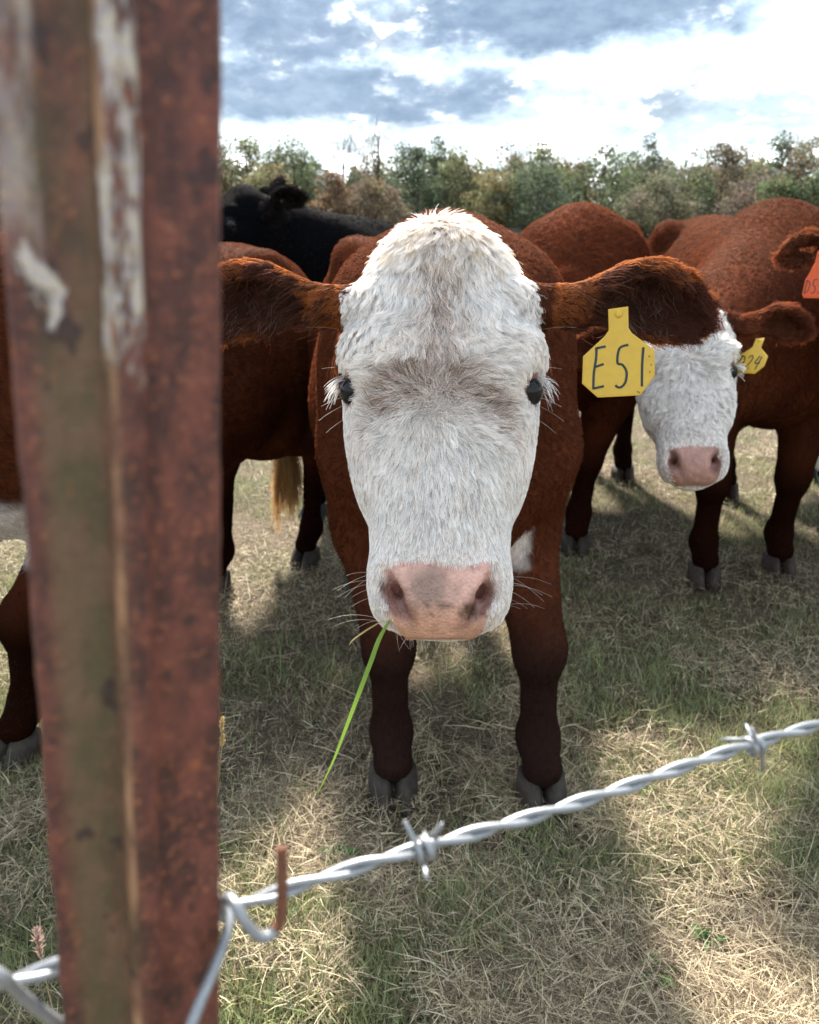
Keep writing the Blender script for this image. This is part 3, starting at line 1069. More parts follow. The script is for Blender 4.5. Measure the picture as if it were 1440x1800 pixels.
    root = link(name, me, None, tuple(base))
    tag(root, label, cat, group)
    # hooves
    hm = hoofmat or M_HOOF
    hfwd = fwd
    for (q, s_) in hoofinfo:
        mb = MB()
        for sx in (-1, 1):
            rings = []
            for (z, ln, wd, oy) in ((0.0, .066, .030, .014), (.008, .065, .0305, .013), (.042, .054, .029, .003), (.070, .044, .026, -.006)):
                ring = []
                for k in range(14):
                    th = 2 * math.pi * k / 14
                    xx = wd * math.sin(th)
                    yy = ln * math.cos(th)
                    if math.cos(th) > 0:
                        xx *= (1 - .25 * math.cos(th))
                        xx -= sx * .006 * math.cos(th)
                    ring.append(q + s_ * (rt * (xx + sx * .0305) + hfwd * (yy + oy) + up * (z - .006)))
                rings.append(ring)
            v = [p for r in rings for p in r]
            f = [[i * 14 + k, i * 14 + (k + 1) % 14, (i + 1) * 14 + (k + 1) % 14, (i + 1) * 14 + k] for i in range(3) for k in range(14)]
            f += [list(range(14))[::-1], [3 * 14 + k for k in range(14)]]
            mb.add(v, f)
        mb.v = [tuple(np.array(p) - base) for p in mb.v]
        mb.build('hoof', hm, root)
    if eyes:
        for sx in (-1, 1):
            c = H(.1925, .1010 * sx, -.054) - base
            mb = MB()
            vs, fs = [], []
            for i in range(13):
                for k in range(20):
                    a, b_ = math.pi * i / 12, 2 * math.pi * k / 20
                    vs.append(c + hs * .0200 * (es * math.cos(a) * .92 + ew * math.sin(a) * math.cos(b_) + ed * math.sin(a) * math.sin(b_) * 1.1))
            for i in range(12):
                for k in range(20):
                    fs.append([i * 20 + k, i * 20 + (k + 1) % 20, (i + 1) * 20 + (k + 1) % 20, (i + 1) * 20 + k])
            mb.add(vs, fs)
            mb.build('eye', M_EYE, root)
    furs(ctx, root)
    return root, ctx


def body_dir(c, pos_idx):
    """coat lies backwards and down on the trunk, down on legs, away from the face on the neck"""
    tc = c['tc'][pos_idx]
    back = -c['fwd']
    d = np.tile(back, (len(pos_idx), 1)) * 0.75
    dz = -0.35 - 0.9 * sstep(.75, .45, tc[:, 2])
    d = d + np.array([0, 0, 1.0]) * dz[:, None]
    return d


def body_fur(c, n, length, r0, seed, seg=5, headlen=None, lift=0.55, colvar=0.18, csize=0.02, wave=0.12, weight=None, clump=0.55, drop=0.0):
    Q = c['Q']
    w = np.ones(len(Q)) if weight is None else weight[Q[:, 0]]
    w = w * (1 - c['bare'][Q[:, 0]])
    pos, nor, vi = grow(c['V'], Q, c['N'], c['area'], w, n, seed)
    d = body_dir(c, vi)
    hd = c['inhead'][vi]
    ear = c['ear'][vi] > .5
    # face: hair runs down and outwards from the forehead
    hc = c['hc'][vi]
    dh = c['es'] * 1.0 + c['ew'] * (np.clip(hc[:, 1:2] * 9, -1, 1))
    d[hd] = dh[hd]
    for e in c['ears']:
        ea = unit(e[1])
        m = ear & (np.linalg.norm(pos - np.asarray(e[0]), axis=1) < .25)
        d[m] = ea + np.array([0, 0, -.5])
    L = np.full(n, length)
    L[hd] = length * .75 if headlen is None else headlen
    legs = sstep(.62, .4, c['tc'][vi][:, 2])
    legs[hd | ear] = 0
    L = L * (1 - .7 * legs)
    P_ = strands(pos, nor, d, L, lift, seg, seed + 1, clump=clump, csize=csize, wave=wave, drop=drop)
    g = np.random.default_rng(seed + 5)
    col = c['coat'][vi] * (1 + g.normal(0, colvar, (n, 1)))
    return (P_, np.clip(col, .003, .95), r0, r0 * .35)


def patch(p, c, r, soft=0.3, nscale=30, namp=0.35, seed=5):
    d = np.linalg.norm((p - np.asarray(c)) / np.asarray(r), axis=1)
    d = d + (vnoise(p, nscale, seed) - .5) * namp * 2
    return 1 - sstep(1 - soft, 1 + soft, d)


# ---- ear tags
def ribbon(mb, pl, w, z, F):
    """flat pen stroke of width w along polyline pl (2d), laid z above the tag, with real thickness"""
    pl = np.asarray(pl, float)
    t = np.gradient(pl, axis=0)
    t /= np.linalg.norm(t, axis=1)[:, None] + 1e-9
    nrm = np.stack([-t[:, 1], t[:, 0]], 1)
    a, b = pl + nrm * w / 2, pl - nrm * w / 2
    n = len(pl)
    v = [F(p[0], p[1], z) for p in a] + [F(p[0], p[1], z) for p in b] + [F(p[0], p[1], z - .0006) for p in a] + [F(p[0], p[1], z - .0006) for p in b]
    f = []
    for i in range(n - 1):
        f.append([i, n + i, n + i + 1, i + 1])
        f.append([i, i + 1, 2 * n + i + 1, 2 * n + i])
        f.append([n + i + 1, n + i, 3 * n + i, 3 * n + i + 1])
    mb.add(v, f)


GLYPH = {   # handwritten characters in a 1 x 1.6 cell
    'E': [[(.75, 1.6), (.22, 1.55)], [(.22, 1.58), (.20, 1.2), (.05, .6), (.0, .02)], [(.16, .86), (.62, .95)], [(.0, .05), (.6, .12)]],
    '5': [[(.85, 1.62), (.35, 1.5), (.22, .98), (.5, .88), (.72, .62), (.66, .25), (.42, .06), (.2, .06), (.08, .14)]],
    '1': [[(.52, 1.5), (.44, .9), (.4, .04)]],
    'D': [[(.3, 1.5), (.05, .05)], [(.1, 1.4), (.6, 1.35), (.85, .95), (.6, .3), (.0, .0)]],
    '2': [[(.1, 1.2), (.45, 1.5), (.75, 1.2), (.45, .5), (.05, .02), (.75, .1)]],
    '4': [[(.45, 1.5), (.12, .7), (.85, .75)], [(.78, 1.4), (.5, .0)]],
}


def ear_tag(parent, origin, F, outline, text, x0, y0, cw, ch, pen, mat, dots=()):
    base = np.asarray(origin)
    mb = MB()
    o = np.array(outline, float)
    n = len(o)
    v = [F(p[0], p[1], .0012) - base for p in o] + [F(p[0], p[1], -.0012) - base for p in o]
    c = o.mean(0)
    inn = [F(*(c + (p - c) * .955), .0016) - base for p in o]
    v += inn
    f = [[2 * n + k for k in range(n)], [n + k for k in range(n)][::-1]]
    f += [[k, (k + 1) % n, 2 * n + (k + 1) % n, 2 * n + k][::1] for k in range(n)]
    f += [[n + k, n + (k + 1) % n, (k + 1) % n, k] for k in range(n)]
    mb.add(v, f)
    t = mb.build('ear_tag', mat, parent, smooth=False)
    top = o[0:2].mean(0)
    sb = MB()
    pts_b = [F(top[0], top[1] - .007, z) - base for z in (-.004, .0020, .0030, .0035)]
    sb.tube(pts_b, [.0045, .0045, .0038, .0020], 16)
    sb.build('stud', mat, t)
    g = lambda x, y, z: F(x, y, z) - base
    for i, chh in enumerate(text):
        lb = MB()
        for st in GLYPH[chh]:
            pl = spline([(x0 + i * cw * 1.18 + p[0] * cw, y0 + p[1] / 1.6 * ch) for p in st], 8 * len(st))
            ribbon(lb, pl, pen, .0021, g)
        lb.build('letter', M_INK, t, smooth=False)
    for (dx, dy) in dots:
        lb = MB()
        ribbon(lb, [(dx, dy), (dx + .0012, dy + .0008)], .0012, .0021, g)
        lb.build('speck', M_INK, t, smooth=False)
    return t


def tagframe(o, right, upv):
    o = np.asarray(o, float)
    r = unit(right)
    u_ = unit(np.asarray(upv) - r * np.dot(upv, r))
    n = np.cross(r, u_)
    return lambda x, y, z: o + r * x + u_ * y + n * z


OCT = [(-.0115, .044), (.0115, .046), (.0115, .022), (.015, .016), (.0415, -.005), (.0415, -.034), (.024, -.056), (-.026, -.056), (-.044, -.039), (-.042, -.008), (-.016, .014), (-.0115, .020)]

EXECBLOCK = True
# ================================================================== 1. the white-faced calf in front (tag E51)
pE = P(777, 384, .955)
mE = P(772, 1118, .865)
esE = unit(mE - pE)
camv = unit(np.array([0, 0, CAMH]) - (pE + mE) / 2)
TIP_R, TIP_L = P(1245, 552, 1.0), P(335, 552, 1.0)
BASE_R, BASE_L = P(985, 538, .985), P(588, 538, .985)


def coat_E(c):
    V, hc, tc = c['V'], c['hc'], c['tc']
    n = len(V)
    col = np.tile(RED, (n, 1)) * (0.85 + .3 * vnoise(V, 9, 2))[:, None]
    s, w, d = hc.T
    wob = (vnoise(V, 45, 8) - .5) * .03
    # white face up to the cheeks; the crown of the poll stays red
    inh = c['inhead']
    white = inh & (d + wob > -.115 - .08 * sstep(.2, .3, s)) & (s + wob * .4 > -.03 + .9 * np.clip(-d - .055, 0, 1))
    hwl = np.interp(s, [r[0] for r in HEAD], [r[1] for r in HEAD])
    white = white & ((np.abs(w) < hwl - .002 + wob * .2) | (s > .125))
    wcol = np.tile(WHITE, (n, 1)) * (0.93 + .14 * vnoise(V, 60, 4))[:, None]
    tan = np.array([.50, .36, .27])
    arc = s - (.198 + .040 * np.clip(np.abs(w + .004) / .075, 0, 1.3) ** 2)
    t1 = patch(np.stack([arc, w, 0 * s], 1), (.0, -.004, 0), (.030, .080, 1), .8, 60, .6) * .30
    t2 = patch(np.stack([s, w, 0 * s], 1), (.115, .0, 0), (.085, .022, 1), .9, 60, .7) * .18
    t3 = sstep(.04, -.02, s) * .35 * (vnoise(V, 80, 6) > .5)
    tt = np.clip(np.maximum(np.maximum(t1, t2), t3), 0, 1)[:, None]
    wcol = wcol * (1 - tt) + tan * tt
    col[white] = wcol[white]
    # white brisket patch
    dep = V[:, 1] * math.cos(PITCH) - (V[:, 2] - CAMH) * math.sin(PITCH)
    uu = 720 + V[:, 0] / dep * FPX
    zz = (CAMH - V[:, 2]) * math.cos(PITCH) - V[:, 1] * math.sin(PITCH)
    vv = 900 + zz / dep * FPX
    near = np.where((np.hypot(uu - 915, vv - 975) < 14) & (dep > 1.1))[0]
    bc = V[near[np.argmin(dep[near])]] if len(near) else P(925, 978, 1.6)
    bp = patch(V, bc, (.036, .08, .045), .3, 30, .3)[:, None]
    col = col * (1 - bp) + WHITE * bp
    # dark lower legs
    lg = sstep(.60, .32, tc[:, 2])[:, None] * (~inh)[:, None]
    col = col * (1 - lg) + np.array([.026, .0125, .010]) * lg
    bare = np.zeros(n)
    # nose
    padf = (.066 - .35 * np.abs(s - .432) - np.abs(w) + wob * .12) 
    padf = np.minimum(padf, s - .402 - .004 * np.sin(w * 70) + wob * .2)
    padf = np.minimum(padf, d + .078)
    pad = inh & (padf > 0)
    padm = pad.astype(float)
    pink = np.array([.66, .38, .305]) * (0.8 + .35 * vnoise(V, 130, 9))[:, None]
    pw = patch(np.stack([s, w, 0 * s], 1), (.432, -.012, 0), (.024, .024, 1), .5, 90, .5, 3)[:, None]
    pink = pink * (1 - .75 * pw) + np.array([.20, .135, .105]) * .75 * pw
    low = sstep(.440, .462, s)[:, None]
    pink = pink * (1 - .5 * low) + np.array([.56, .29, .16]) * .5 * low
    sp = (vnoise(V, 300, 12) > .82)[:, None] * sstep(.435, .45, s)[:, None]
    pink = pink * (1 - .55 * sp)
    mud = patch(np.stack([s, w, 0 * s], 1), (.452, .032, 0), (.008, .007, 1), .4, 200, .6)[:, None]
    pink = pink * (1 - mud) + np.array([.07, .06, .02]) * mud
    for sx in (-1, 1):   # darker purple-brown inside the nostrils
        nm = patch(np.stack([s, w * 1.0 + sx * (s - .435) * .7, d], 1), (.435, .053 * sx, -.02), (.034, .016, .035), .4, 60, .2)[:, None]
        pink = pink * (1 - .72 * nm) + np.array([.11, .042, .038]) * .72 * nm
    pf = sstep(0, .006, padf)[:, None] * pad[:, None]
    col = col * (1 - pf) + pink * pf
    bare[pad] = sstep(0, .010, padf[pad])
    # eye rims
    for sx in (-1, 1):
        er = np.linalg.norm((hc - [.194, .112 * sx, -.040]) / [.019, .024, .034], axis=1)
        m = inh & (er < 1)
        col[m] = np.array([.24, .12, .095])
        bare[m] = 1
    # ear: pinkish brown bowl inside, its depth shade put into the colour
    e = (c['ear'] > .5)
    ec = c['earc']
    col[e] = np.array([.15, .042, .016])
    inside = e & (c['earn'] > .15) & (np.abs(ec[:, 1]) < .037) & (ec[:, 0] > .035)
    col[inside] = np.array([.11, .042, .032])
    return col, bare


def fur_E(c, root):
    V, Q, N, area, hc = c['V'], c['Q'], c['N'], c['area'], c['hc']
    s, w, d = hc.T
    face = c['inhead'] & (c['bare'] < .5)
    white = c['coat'].sum(1) > .8
    parts = []
    # -- face
    W = (face & (d > -.17)).astype(float) * (1 + .6 * sstep(.22, .1, s))
    n = 230000
    pos, nor, vi = grow(V, Q, N, area, W[Q[:, 0]], n, 11)
    hs_ = hc[vi]
    S_, W_ = hs_[:, 0], hs_[:, 1]
    # flow: from the poll down over the forehead, and out of the whorl between the eyes
    r0 = np.stack([S_ - (-.015), W_ + .004], 1)
    r0[:, 0] += .03
    r1 = np.stack([S_ - .222, W_ + .004], 1)
    r0 /= np.linalg.norm(r0, axis=1)[:, None] + 1e-6
    r1 /= np.linalg.norm(r1, axis=1)[:, None] + 1e-6
    r1[:, 0] += .25 * sstep(.22, .30, S_)
    rc = np.exp(-((S_ - .222) ** 2 + W_ ** 2) / .018 ** 2)[:, None]
    rc = np.clip(rc * 1.3, 0, 1)
    r1 = r1 * (1 - rc) + (np.random.default_rng(77).normal(0, 1, (n, 2)) + [-.5, .2]) * rc
    b = sstep(.06, .22, S_ + (vnoise(pos, 25, 3) - .5) * .10)[:, None]
    fl = r0 * (1 - b) + r1 * b
    sw = (vnoise(pos, 20, 21) - .5) * 1.5 * (1 - sstep(.22, .32, S_)) + (vnoise(pos, 55, 22) - .5) * .6
    cs, sn = np.cos(sw), np.sin(sw)
    fl = np.stack([fl[:, 0] * cs - fl[:, 1] * sn, fl[:, 0] * sn + fl[:, 1] * cs], 1)
    side = sstep(.065, .10, np.abs(W_))
    dirv = c['es'] * (fl[:, :1] + .9 * side[:, None]) + c['ew'] * fl[:, 1:]
    Ln = .027 - .012 * sstep(.12, .34, S_) - .004 * sstep(.34, .40, S_)
    Ln = Ln * (1 - .35 * side) + .004 * sstep(.05, -.01, S_)
    near = np.minimum(np.linalg.norm(hs_ - [.194, .116, -.040], axis=1), np.linalg.norm(hs_ - [.194, -.116, -.040], axis=1))
    Ln = Ln * (.10 + .90 * sstep(.016, .045, near))
    Ln = Ln * (1 - .5 * sstep(.72, .95, np.abs(W_) / np.interp(S_, [r[0] for r in HEAD], [r[1] for r in HEAD])) * sstep(.15, .11, S_))
    pad = np.sqrt(np.maximum(np.abs(W_) - .05, 0) ** 2 + np.maximum(.408 - S_, 0) ** 2)
    Ln = Ln * (.4 + .6 * sstep(.0, .03, pad))
    lift = .24 + .22 * (1 - sstep(.2, .3, S_))
    g = np.random.default_rng(3)
    pth = strands(pos, nor, dirv, Ln, lift, 7, 12, clump=.6 - .45 * sstep(.2, .3, S_), csize=.0065, wave=.075 - .045 * sstep(.22, .3, S_), wfreq=1.0, rough=.13)
    col = c['coat'][vi] * (1 + g.normal(0, .07, (n, 1)))
    arc_ = S_ - (.200 + .042 * np.clip(np.abs(W_ + .004) / .075, 0, 1.3) ** 2)
    pb = .46 * np.exp(-(arc_ / .017) ** 2) * sstep(.085, .05, np.abs(W_)) + .30 * np.exp(-((W_ + .002) / .016) ** 2) * sstep(.02, .07, S_) * sstep(.19, .15, S_)
    pb = pb * (.3 + 1.3 * vnoise(pos, 70, 61))
    brn = g.random(n) < pb
    col[brn] = np.array([.36, .245, .185]) * (1 + g.normal(0, .25, (brn.sum(), 1)))  # brown brow hairs, with the shade of the frown folds put in
    dk = g.random(n) < .06
    col[dk] = col[dk] * np.array([.75, .62, .5])
    parts.append((pth, np.clip(col, .01, .92), 0.00032, .0001))
    # long top tuft on the poll
    W = (c['inhead'] & (s < .05) & (s > -.06) & (d > -.10) & (np.abs(w) < .07)).astype(float)
    n = 4200
    pos, nor, vi = grow(V, Q, N, area, W[Q[:, 0]], n, 13)
    hs_ = hc[vi]
    dirv = c['es'] * (1.0 + 0 * hs_[:, :1]) + c['ew'] * (hs_[:, 1:2] * 14) + c['ed'] * .2
    pth = strands(pos, nor, dirv, np.full(n, .031), .36, 8, 14, clump=.5, csize=.010, wave=.08, wfreq=.8, rough=.25)
    col = np.where(g.random((n, 1)) < .5, np.array([[.72, .62, .49]]), np.array([[.82, .77, .70]])) * (1 + g.normal(0, .1, (n, 1)))
    parts.append((pth, np.clip(col, .01, .9), .00035, .0001))
    # -- neck and trunk
    wt = np.ones(len(V))
    wt[c['inhead'] & (d > -.15)] = 0
    wt[c['ear'] > .5] = 0
    nearw = np.clip(2.6 - V[:, 1], .5, 1.6)
    parts.append(body_fur(c, 150000, .019, .0005, 21, 5, weight=wt * nearw, csize=.010, lift=.45, wave=.05, clump=.4))
    # -- ears
    ear = c['ear'] > .5
    ec = c['earc']
    n = 46000
    pos, nor, vi = grow(V, Q, N, area, ear.astype(float)[Q[:, 0]], n, 31)
    e_ = ec[vi]
    dirv = np.zeros((n, 3))
    for e in c['ears']:
        ea = unit(e[1])
        eo = unit(np.asarray(e[2]) - ea * np.dot(e[2], ea))
        eu = np.cross(eo, ea)
        m = np.linalg.norm(pos - np.asarray(e[0]), axis=1) < .25
        rim = np.clip(e_[m][:, 1:2] / .04, -1, 1)
        dirv[m] = ea * .9 + eu * rim * .55 + np.array([0, 0, -.25])
    inside = (c['earn'][vi] > .15) & (np.abs(e_[:, 1]) < .036) & (e_[:, 0] > .035)
    rimk = sstep(.022, .038, np.abs(e_[:, 1])) + sstep(.14, .17, e_[:, 0])
    Ln = np.where(inside, .012, .009) + .009 * np.clip(rimk, 0, 1)
    pth = strands(pos, nor, dirv, Ln, .55, 6, 32, clump=.5, csize=.010, wave=.10, rough=.3, drop=.1)
    col = np.where(inside[:, None], np.array([[.095, .030, .019]]), np.array([[.34, .108, .031]])) * (1 + g.normal(0, .2, (n, 1)))  # sun glow put into the orange rim hair, bowl shade into the inner
    parts.append((pth, np.clip(col, .004, .9), .0004, .00012))
    # long pale hairs inside the ears
    W = (ear & (c['earn'] > .1) & (np.abs(ec[:, 1]) < .03) & (ec[:, 0] > .07) & (ec[:, 0] < .14)).astype(float)
    n = 260
    pos, nor, vi = grow(V, Q, N, area, W[Q[:, 0]] + 1e-9, n, 33)
    dirv = np.zeros((n, 3))
    for e in c['ears']:
        m = np.linalg.norm(pos - np.asarray(e[0]), axis=1) < .25
        dirv[m] = -.2 * unit(e[1]) + np.array([0, 0, -1.0])
    pth = strands(pos, nor, dirv, np.full(n, .032), .55, 7, 34, clump=.8, csize=.022, wave=.04, rough=.3)
    parts.append((pth, np.tile([.27, .19, .16], (n, 1)), .00024, .00008))
    # shaggy dark locks falling from the upper rim and the ear root across the opening
    W = (ear & (ec[:, 0] > -.01) & (ec[:, 0] < .12) & (c['earn'] > -.1)).astype(float)
    n = 1300
    pos, nor, vi = grow(V, Q, N, area, W[Q[:, 0]] + 1e-9, n, 37)
    dirv = np.zeros((n, 3))
    for e in c['ears']:
        m = np.linalg.norm(pos - np.asarray(e[0]), axis=1) < .25
        dirv[m] = 1.0 * unit(e[1]) + np.array([0, 0, -.55])
    pth = strands(pos, nor, dirv, np.full(n, .034), .5, 8, 38, clump=.8, csize=.018, wave=.07, wfreq=.7, rough=.25, drop=.15)
    mixc = g.random((n, 1))
    parts.append((pth, np.where(mixc < .7, np.array([[.060, .019, .011]]), np.array([[.14, .06, .034]])), .00038, .0001))
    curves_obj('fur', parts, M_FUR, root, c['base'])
    # -- lashes and whiskers
    lash = []
    H = c['H']
    for sx in (-1, 1):
        k = 42
        a = g.uniform(-1, 1, k)
        p0 = np.array([H(.170 + .012 * abs(q) + g.normal(0, .002), (.115 + g.normal(0, .0015)) * sx, -.056 + .016 * q) for q in a])
        tip = np.array([H(.196 + g.normal(0, .007), (.128 + .012 * g.random()) * sx, -.060 + .018 * q) for q in a])
        mid = (p0 + tip) / 2 + c['ew'] * sx * .004 - c['es'] * .004
        t = np.linspace(0, 1, 6)[None, :, None]
        lash.append(p0[:, None] * (1 - t) ** 2 + 2 * mid[:, None] * t * (1 - t) + tip[:, None] * t * t)
    lash = np.concatenate(lash)
    curves_obj('eyelashes', [(lash, np.tile([.86, .86, .86], (len(lash), 1)), 0.00032, .00008)], M_FUR, root, c['base'])
    wh = []
    for sx in (-1, 1):
        for k in range(10):
            p0 = H(g.uniform(.40, .465), g.uniform(.070, .078) * sx, g.uniform(-.09, -.03))
            ln = g.uniform(.02, .055)
            dr = unit(c['ew'] * sx * 1.0 + c['es'] * g.uniform(-.35, .5) + c['ed'] * g.uniform(-.2, .4))
            wh.append([p0 + dr * ln * q + c['es'] * .3 * ln * q * q for q in np.linspace(-.15, 1, 6)])
        for (s0, w0, L0, dy) in ((.118, .113, .048, -.2), (.20, .112, .03, .3), (.21, .112, .035, .5), (.225, .108, .03, .6), (.165, .112, .03, -.1)):
            p0 = H(s0, w0 * sx, -.05)
            dr = unit(c['ew'] * sx + c['es'] * dy + c['ed'] * .25)
            wh.append([p0 + dr * L0 * q + c['es'] * .2 * L0 * q * q for q in np.linspace(-.1, 1, 6)])
    for k in range(40):
        p0 = H(.475, g.uniform(-.05, .05), g.uniform(-.11, -.06))
        dr = unit(c['es'] + c['ew'] * g.normal(0, .3) + c['ed'] * g.normal(.1, .2))
        wh.append([p0 + dr * g.uniform(.012, .025) * q for q in np.linspace(-.2, 1, 6)])
    wh = np.array(wh)
    curves_obj('whiskers', [(wh, np.tile([.74, .70, .64], (len(wh), 1)), .00016, .00006)], M_FUR, root, c['base'])


hE = {'fr': G(690, 1378)[:2], 'fl': G(945, 1388)[:2], 'hr': (-.19, 2.86), 'hl': (.16, 2.95)}
earsE = [(BASE_R, TIP_R - BASE_R, np.array([-.05, -1, -.35]), np.linalg.norm(TIP_R - BASE_R) / .180, 1), (BASE_L, TIP_L - BASE_L, np.array([.05, -1, -.35]), np.linalg.norm(TIP_L - BASE_L) / .180, 1)]
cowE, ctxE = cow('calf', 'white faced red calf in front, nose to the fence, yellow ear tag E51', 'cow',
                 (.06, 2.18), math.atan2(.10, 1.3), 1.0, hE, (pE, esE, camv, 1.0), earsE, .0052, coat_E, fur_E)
# its tag
tE = tagframe(P(1088, 611, .950), P(1120, 605, .950) - P(1000, 611, .950), np.array([0.02, .2, 1.0]))
TB = ear_tag(cowE, ctxE['base'], tE, [(x * .99, y) for x, y in OCT], 'E51', -.031, -.047, .0205, .049, .0027, M_YELLOW,
             dots=[(.034, -.012), (.036, -.022), (.0345, -.030), (.02, -.052), (.022, -.053)])


# ================================================================== other cattle
def simple_coat(col, white_face=None, brisket=None, bworld=None, dark_legs=True, var=.6, socks=None, noseband=None):
    def fn(c):
        V, hc, tc = c['V'], c['hc'], c['tc']
        n = len(V)
        out = np.tile(col, (n, 1)) * (1 - var / 2 + var * vnoise(V, 8, 2))[:, None]
        s, w, d = hc.T
        inh = c['inhead']
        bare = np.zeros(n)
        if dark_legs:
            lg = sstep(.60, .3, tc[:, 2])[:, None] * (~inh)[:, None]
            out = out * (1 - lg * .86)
        wob = (vnoise(V, 30, 8) - .5) * .03
        if white_face:
            m = inh & (d + wob > -.13 - .08 * sstep(.2, .3, s)) & (s + wob > -.0) & ((np.abs(w) < np.interp(s, [r[0] for r in HEAD], [r[1] for r in HEAD]) - .004) | (s > .13))
            out[m] = WHITE * (0.92 + .14 * vnoise(V[m], 60, 4))[:, None]
        if brisket is not None:
            for (cc, rr) in brisket:
                bp = patch(tc, cc, rr, .25, 12, .3)[:, None]
                out = out * (1 - bp) + WHITE * .9 * bp
        if bworld is not None:
            bp = patch(V, bworld[0], bworld[1], .25, 20, .3)[:, None]
            out = out * (1 - bp) + WHITE * .9 * bp
        if socks:
            sk = sstep(.30, .22, tc[:, 2] + wob)[:, None] * (tc[:, 1] > .2)[:, None]
            out = out * (1 - sk) + WHITE * sk
        pad = inh & (s > .405) & (d > -.075) & (np.abs(w) < .062 - .25 * np.abs(s - .44))
        out[pad] = np.array([.47, .25, .20]) * (0.8 + .4 * vnoise(V[pad], 110, 9))[:, None] if white_face else np.array([.05, .03, .028])
        for sx in (-1, 1):
            nm = patch(np.stack([s, w, d], 1), (.435, .049 * sx, -.02), (.032, .016, .03), .4, 60, .2)[:, None] * pad[:, None]
            out = out * (1 - .7 * nm) + np.array([.10, .035, .03]) * .7 * nm
            er = np.linalg.norm((hc - [.194, .112 * sx, -.042]) / [.020, .026, .032], axis=1)
            m = inh & (er < 1)
            out[m] = np.array([.2, .09, .07]) if white_face else np.array([.006, .006, .006])
            bare[m] = 1 if white_face else .35
        bare[pad] = 1
        e = c['ear'] > .5
        ec = c['earc']
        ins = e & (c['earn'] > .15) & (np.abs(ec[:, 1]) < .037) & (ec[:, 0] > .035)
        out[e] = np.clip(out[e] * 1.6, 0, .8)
        out[ins] = out[ins] * .6  # bowl of the ear darkened, its depth shade put into the colour
        return out, bare
    return fn


def fur_far(n, length, r0, seed, clumpk=.5, face=0, facer=.0006, earn=5000, wave=.12, csize=.03, lift=.6, tailn=0, curl=.0):
    def fn(c, root):
        V, Q, N, area, hc = c['V'], c['Q'], c['N'], c['area'], c['hc']
        wt = np.ones(len(V))
        if face:
            wt[c['inhead'] & (hc[:, 2] > -.17)] = 0
        parts = [body_fur(c, n, length, r0, seed, 5, weight=wt, wave=wave, csize=csize, lift=lift, clump=clumpk, colvar=.25)]
        if face:
            W = (c['inhead'] & (c['bare'] < .5) & (hc[:, 2] > -.18)).astype(float)
            pos, nor, vi = grow(V, Q, N, area, W[Q[:, 0]], face, seed + 3)
            S_, W_ = hc[vi][:, 0], hc[vi][:, 1]
            r = np.stack([S_ - .17, W_], 1)
            r /= np.linalg.norm(r, axis=1)[:, None] + 1e-6
            sw = (vnoise(pos, 24, 21) - .5) * 2
            cs, sn = np.cos(sw), np.sin(sw)
            r = np.stack([r[:, 0] * cs - r[:, 1] * sn, r[:, 0] * sn + r[:, 1] * cs], 1)
            dirv = c['es'] * r[:, :1] + c['ew'] * r[:, 1:]
            nearD = np.minimum(np.linalg.norm(hc[vi] - [.194, .116, -.040], axis=1), np.linalg.norm(hc[vi] - [.194, -.116, -.040], axis=1))
            Ln = (.026 - .012 * sstep(.26, .36, S_)) * (.1 + .9 * sstep(.02, .055, nearD))
            Ln = Ln * (.5 + .5 * sstep(0, .03, np.maximum(.405 - S_, 0) + np.maximum(np.abs(W_) - .055, 0)))
            pth = strands(pos, nor, dirv, Ln, .35, 8, seed + 4, clump=.5, csize=.011, wave=.09, wfreq=1.2, rough=.18)
            g = np.random.default_rng(seed)
            col = c['coat'][vi] * (1 + g.normal(0, .08, (face, 1)))
            parts.append((pth, np.clip(col, .01, .92), facer, facer * .4))
        ear = c['ear'] > .5
        if earn and ear.any():
            pos, nor, vi = grow(V, Q, N, area, ear.astype(float)[Q[:, 0]], earn, seed + 6)
            dirv = np.zeros((earn, 3))
            for e in c['ears']:
                ea = unit(e[1])
                m = np.linalg.norm(pos - np.asarray(e[0]), axis=1) < .28
                dirv[m] = ea + np.array([0, 0, -.4])
            pth = strands(pos, nor, dirv, np.full(earn, .028), .6, 5, seed + 7, clump=.4, csize=.02, rough=.35)
            parts.append((pth, c['coat'][vi] * 1.05, r0, r0 * .3))
        if tailn:
            g = np.random.default_rng(seed + 9)
            L = c['L']
            p0 = np.array([L(.015 + g.normal(0, .010), .89 + g.normal(0, .010), g.uniform(.46, .60)) for _ in range(tailn)])
            K = 9
            t = np.linspace(0, 1, K)[None, :, None]
            ln = g.uniform(.16, .30, (tailn, 1, 1))
            cl = g.integers(0, 9, tailn)
            cd = g.normal(0, .07, (9, 3))
            ph = g.uniform(0, 6, 9)[cl][:, None, None]
            pth = p0[:, None] + np.array([0, 0, -1.0]) * t * ln + cd[cl][:, None] * (t * .35) + c['rt'] * np.sin(ph + t * 9) * .008 * t
            parts.append((pth, np.tile([.38, .23, .10], (tailn, 1)) * (1 + g.normal(0, .2, (tailn, 1))), .0009, .0004))
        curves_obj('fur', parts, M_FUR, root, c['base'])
        if face:
            g = np.random.default_rng(seed + 12)
            lash = []
            H = c['H']
            for sx in (-1, 1):
                for q in g.uniform(-1, 1, 60):
                    p0 = H(.172 + .012 * abs(q), .115 * sx, -.056 + .016 * q)
                    p2 = H(.187 + g.normal(0, .008), (.132 + .01 * g.random()) * sx, -.062 + .022 * q)
                    pm = (p0 + p2) / 2 - c['es'] * .004
                    lash.append([p0 * (1 - a) ** 2 + 2 * pm * a * (1 - a) + p2 * a * a for a in np.linspace(0, 1, 5)])
            curves_obj('eyelashes', [(np.array(lash), np.tile([.85, .85, .85], (len(lash), 1)), .0007, .0003)], M_FUR, root, c['base'])
    return fn


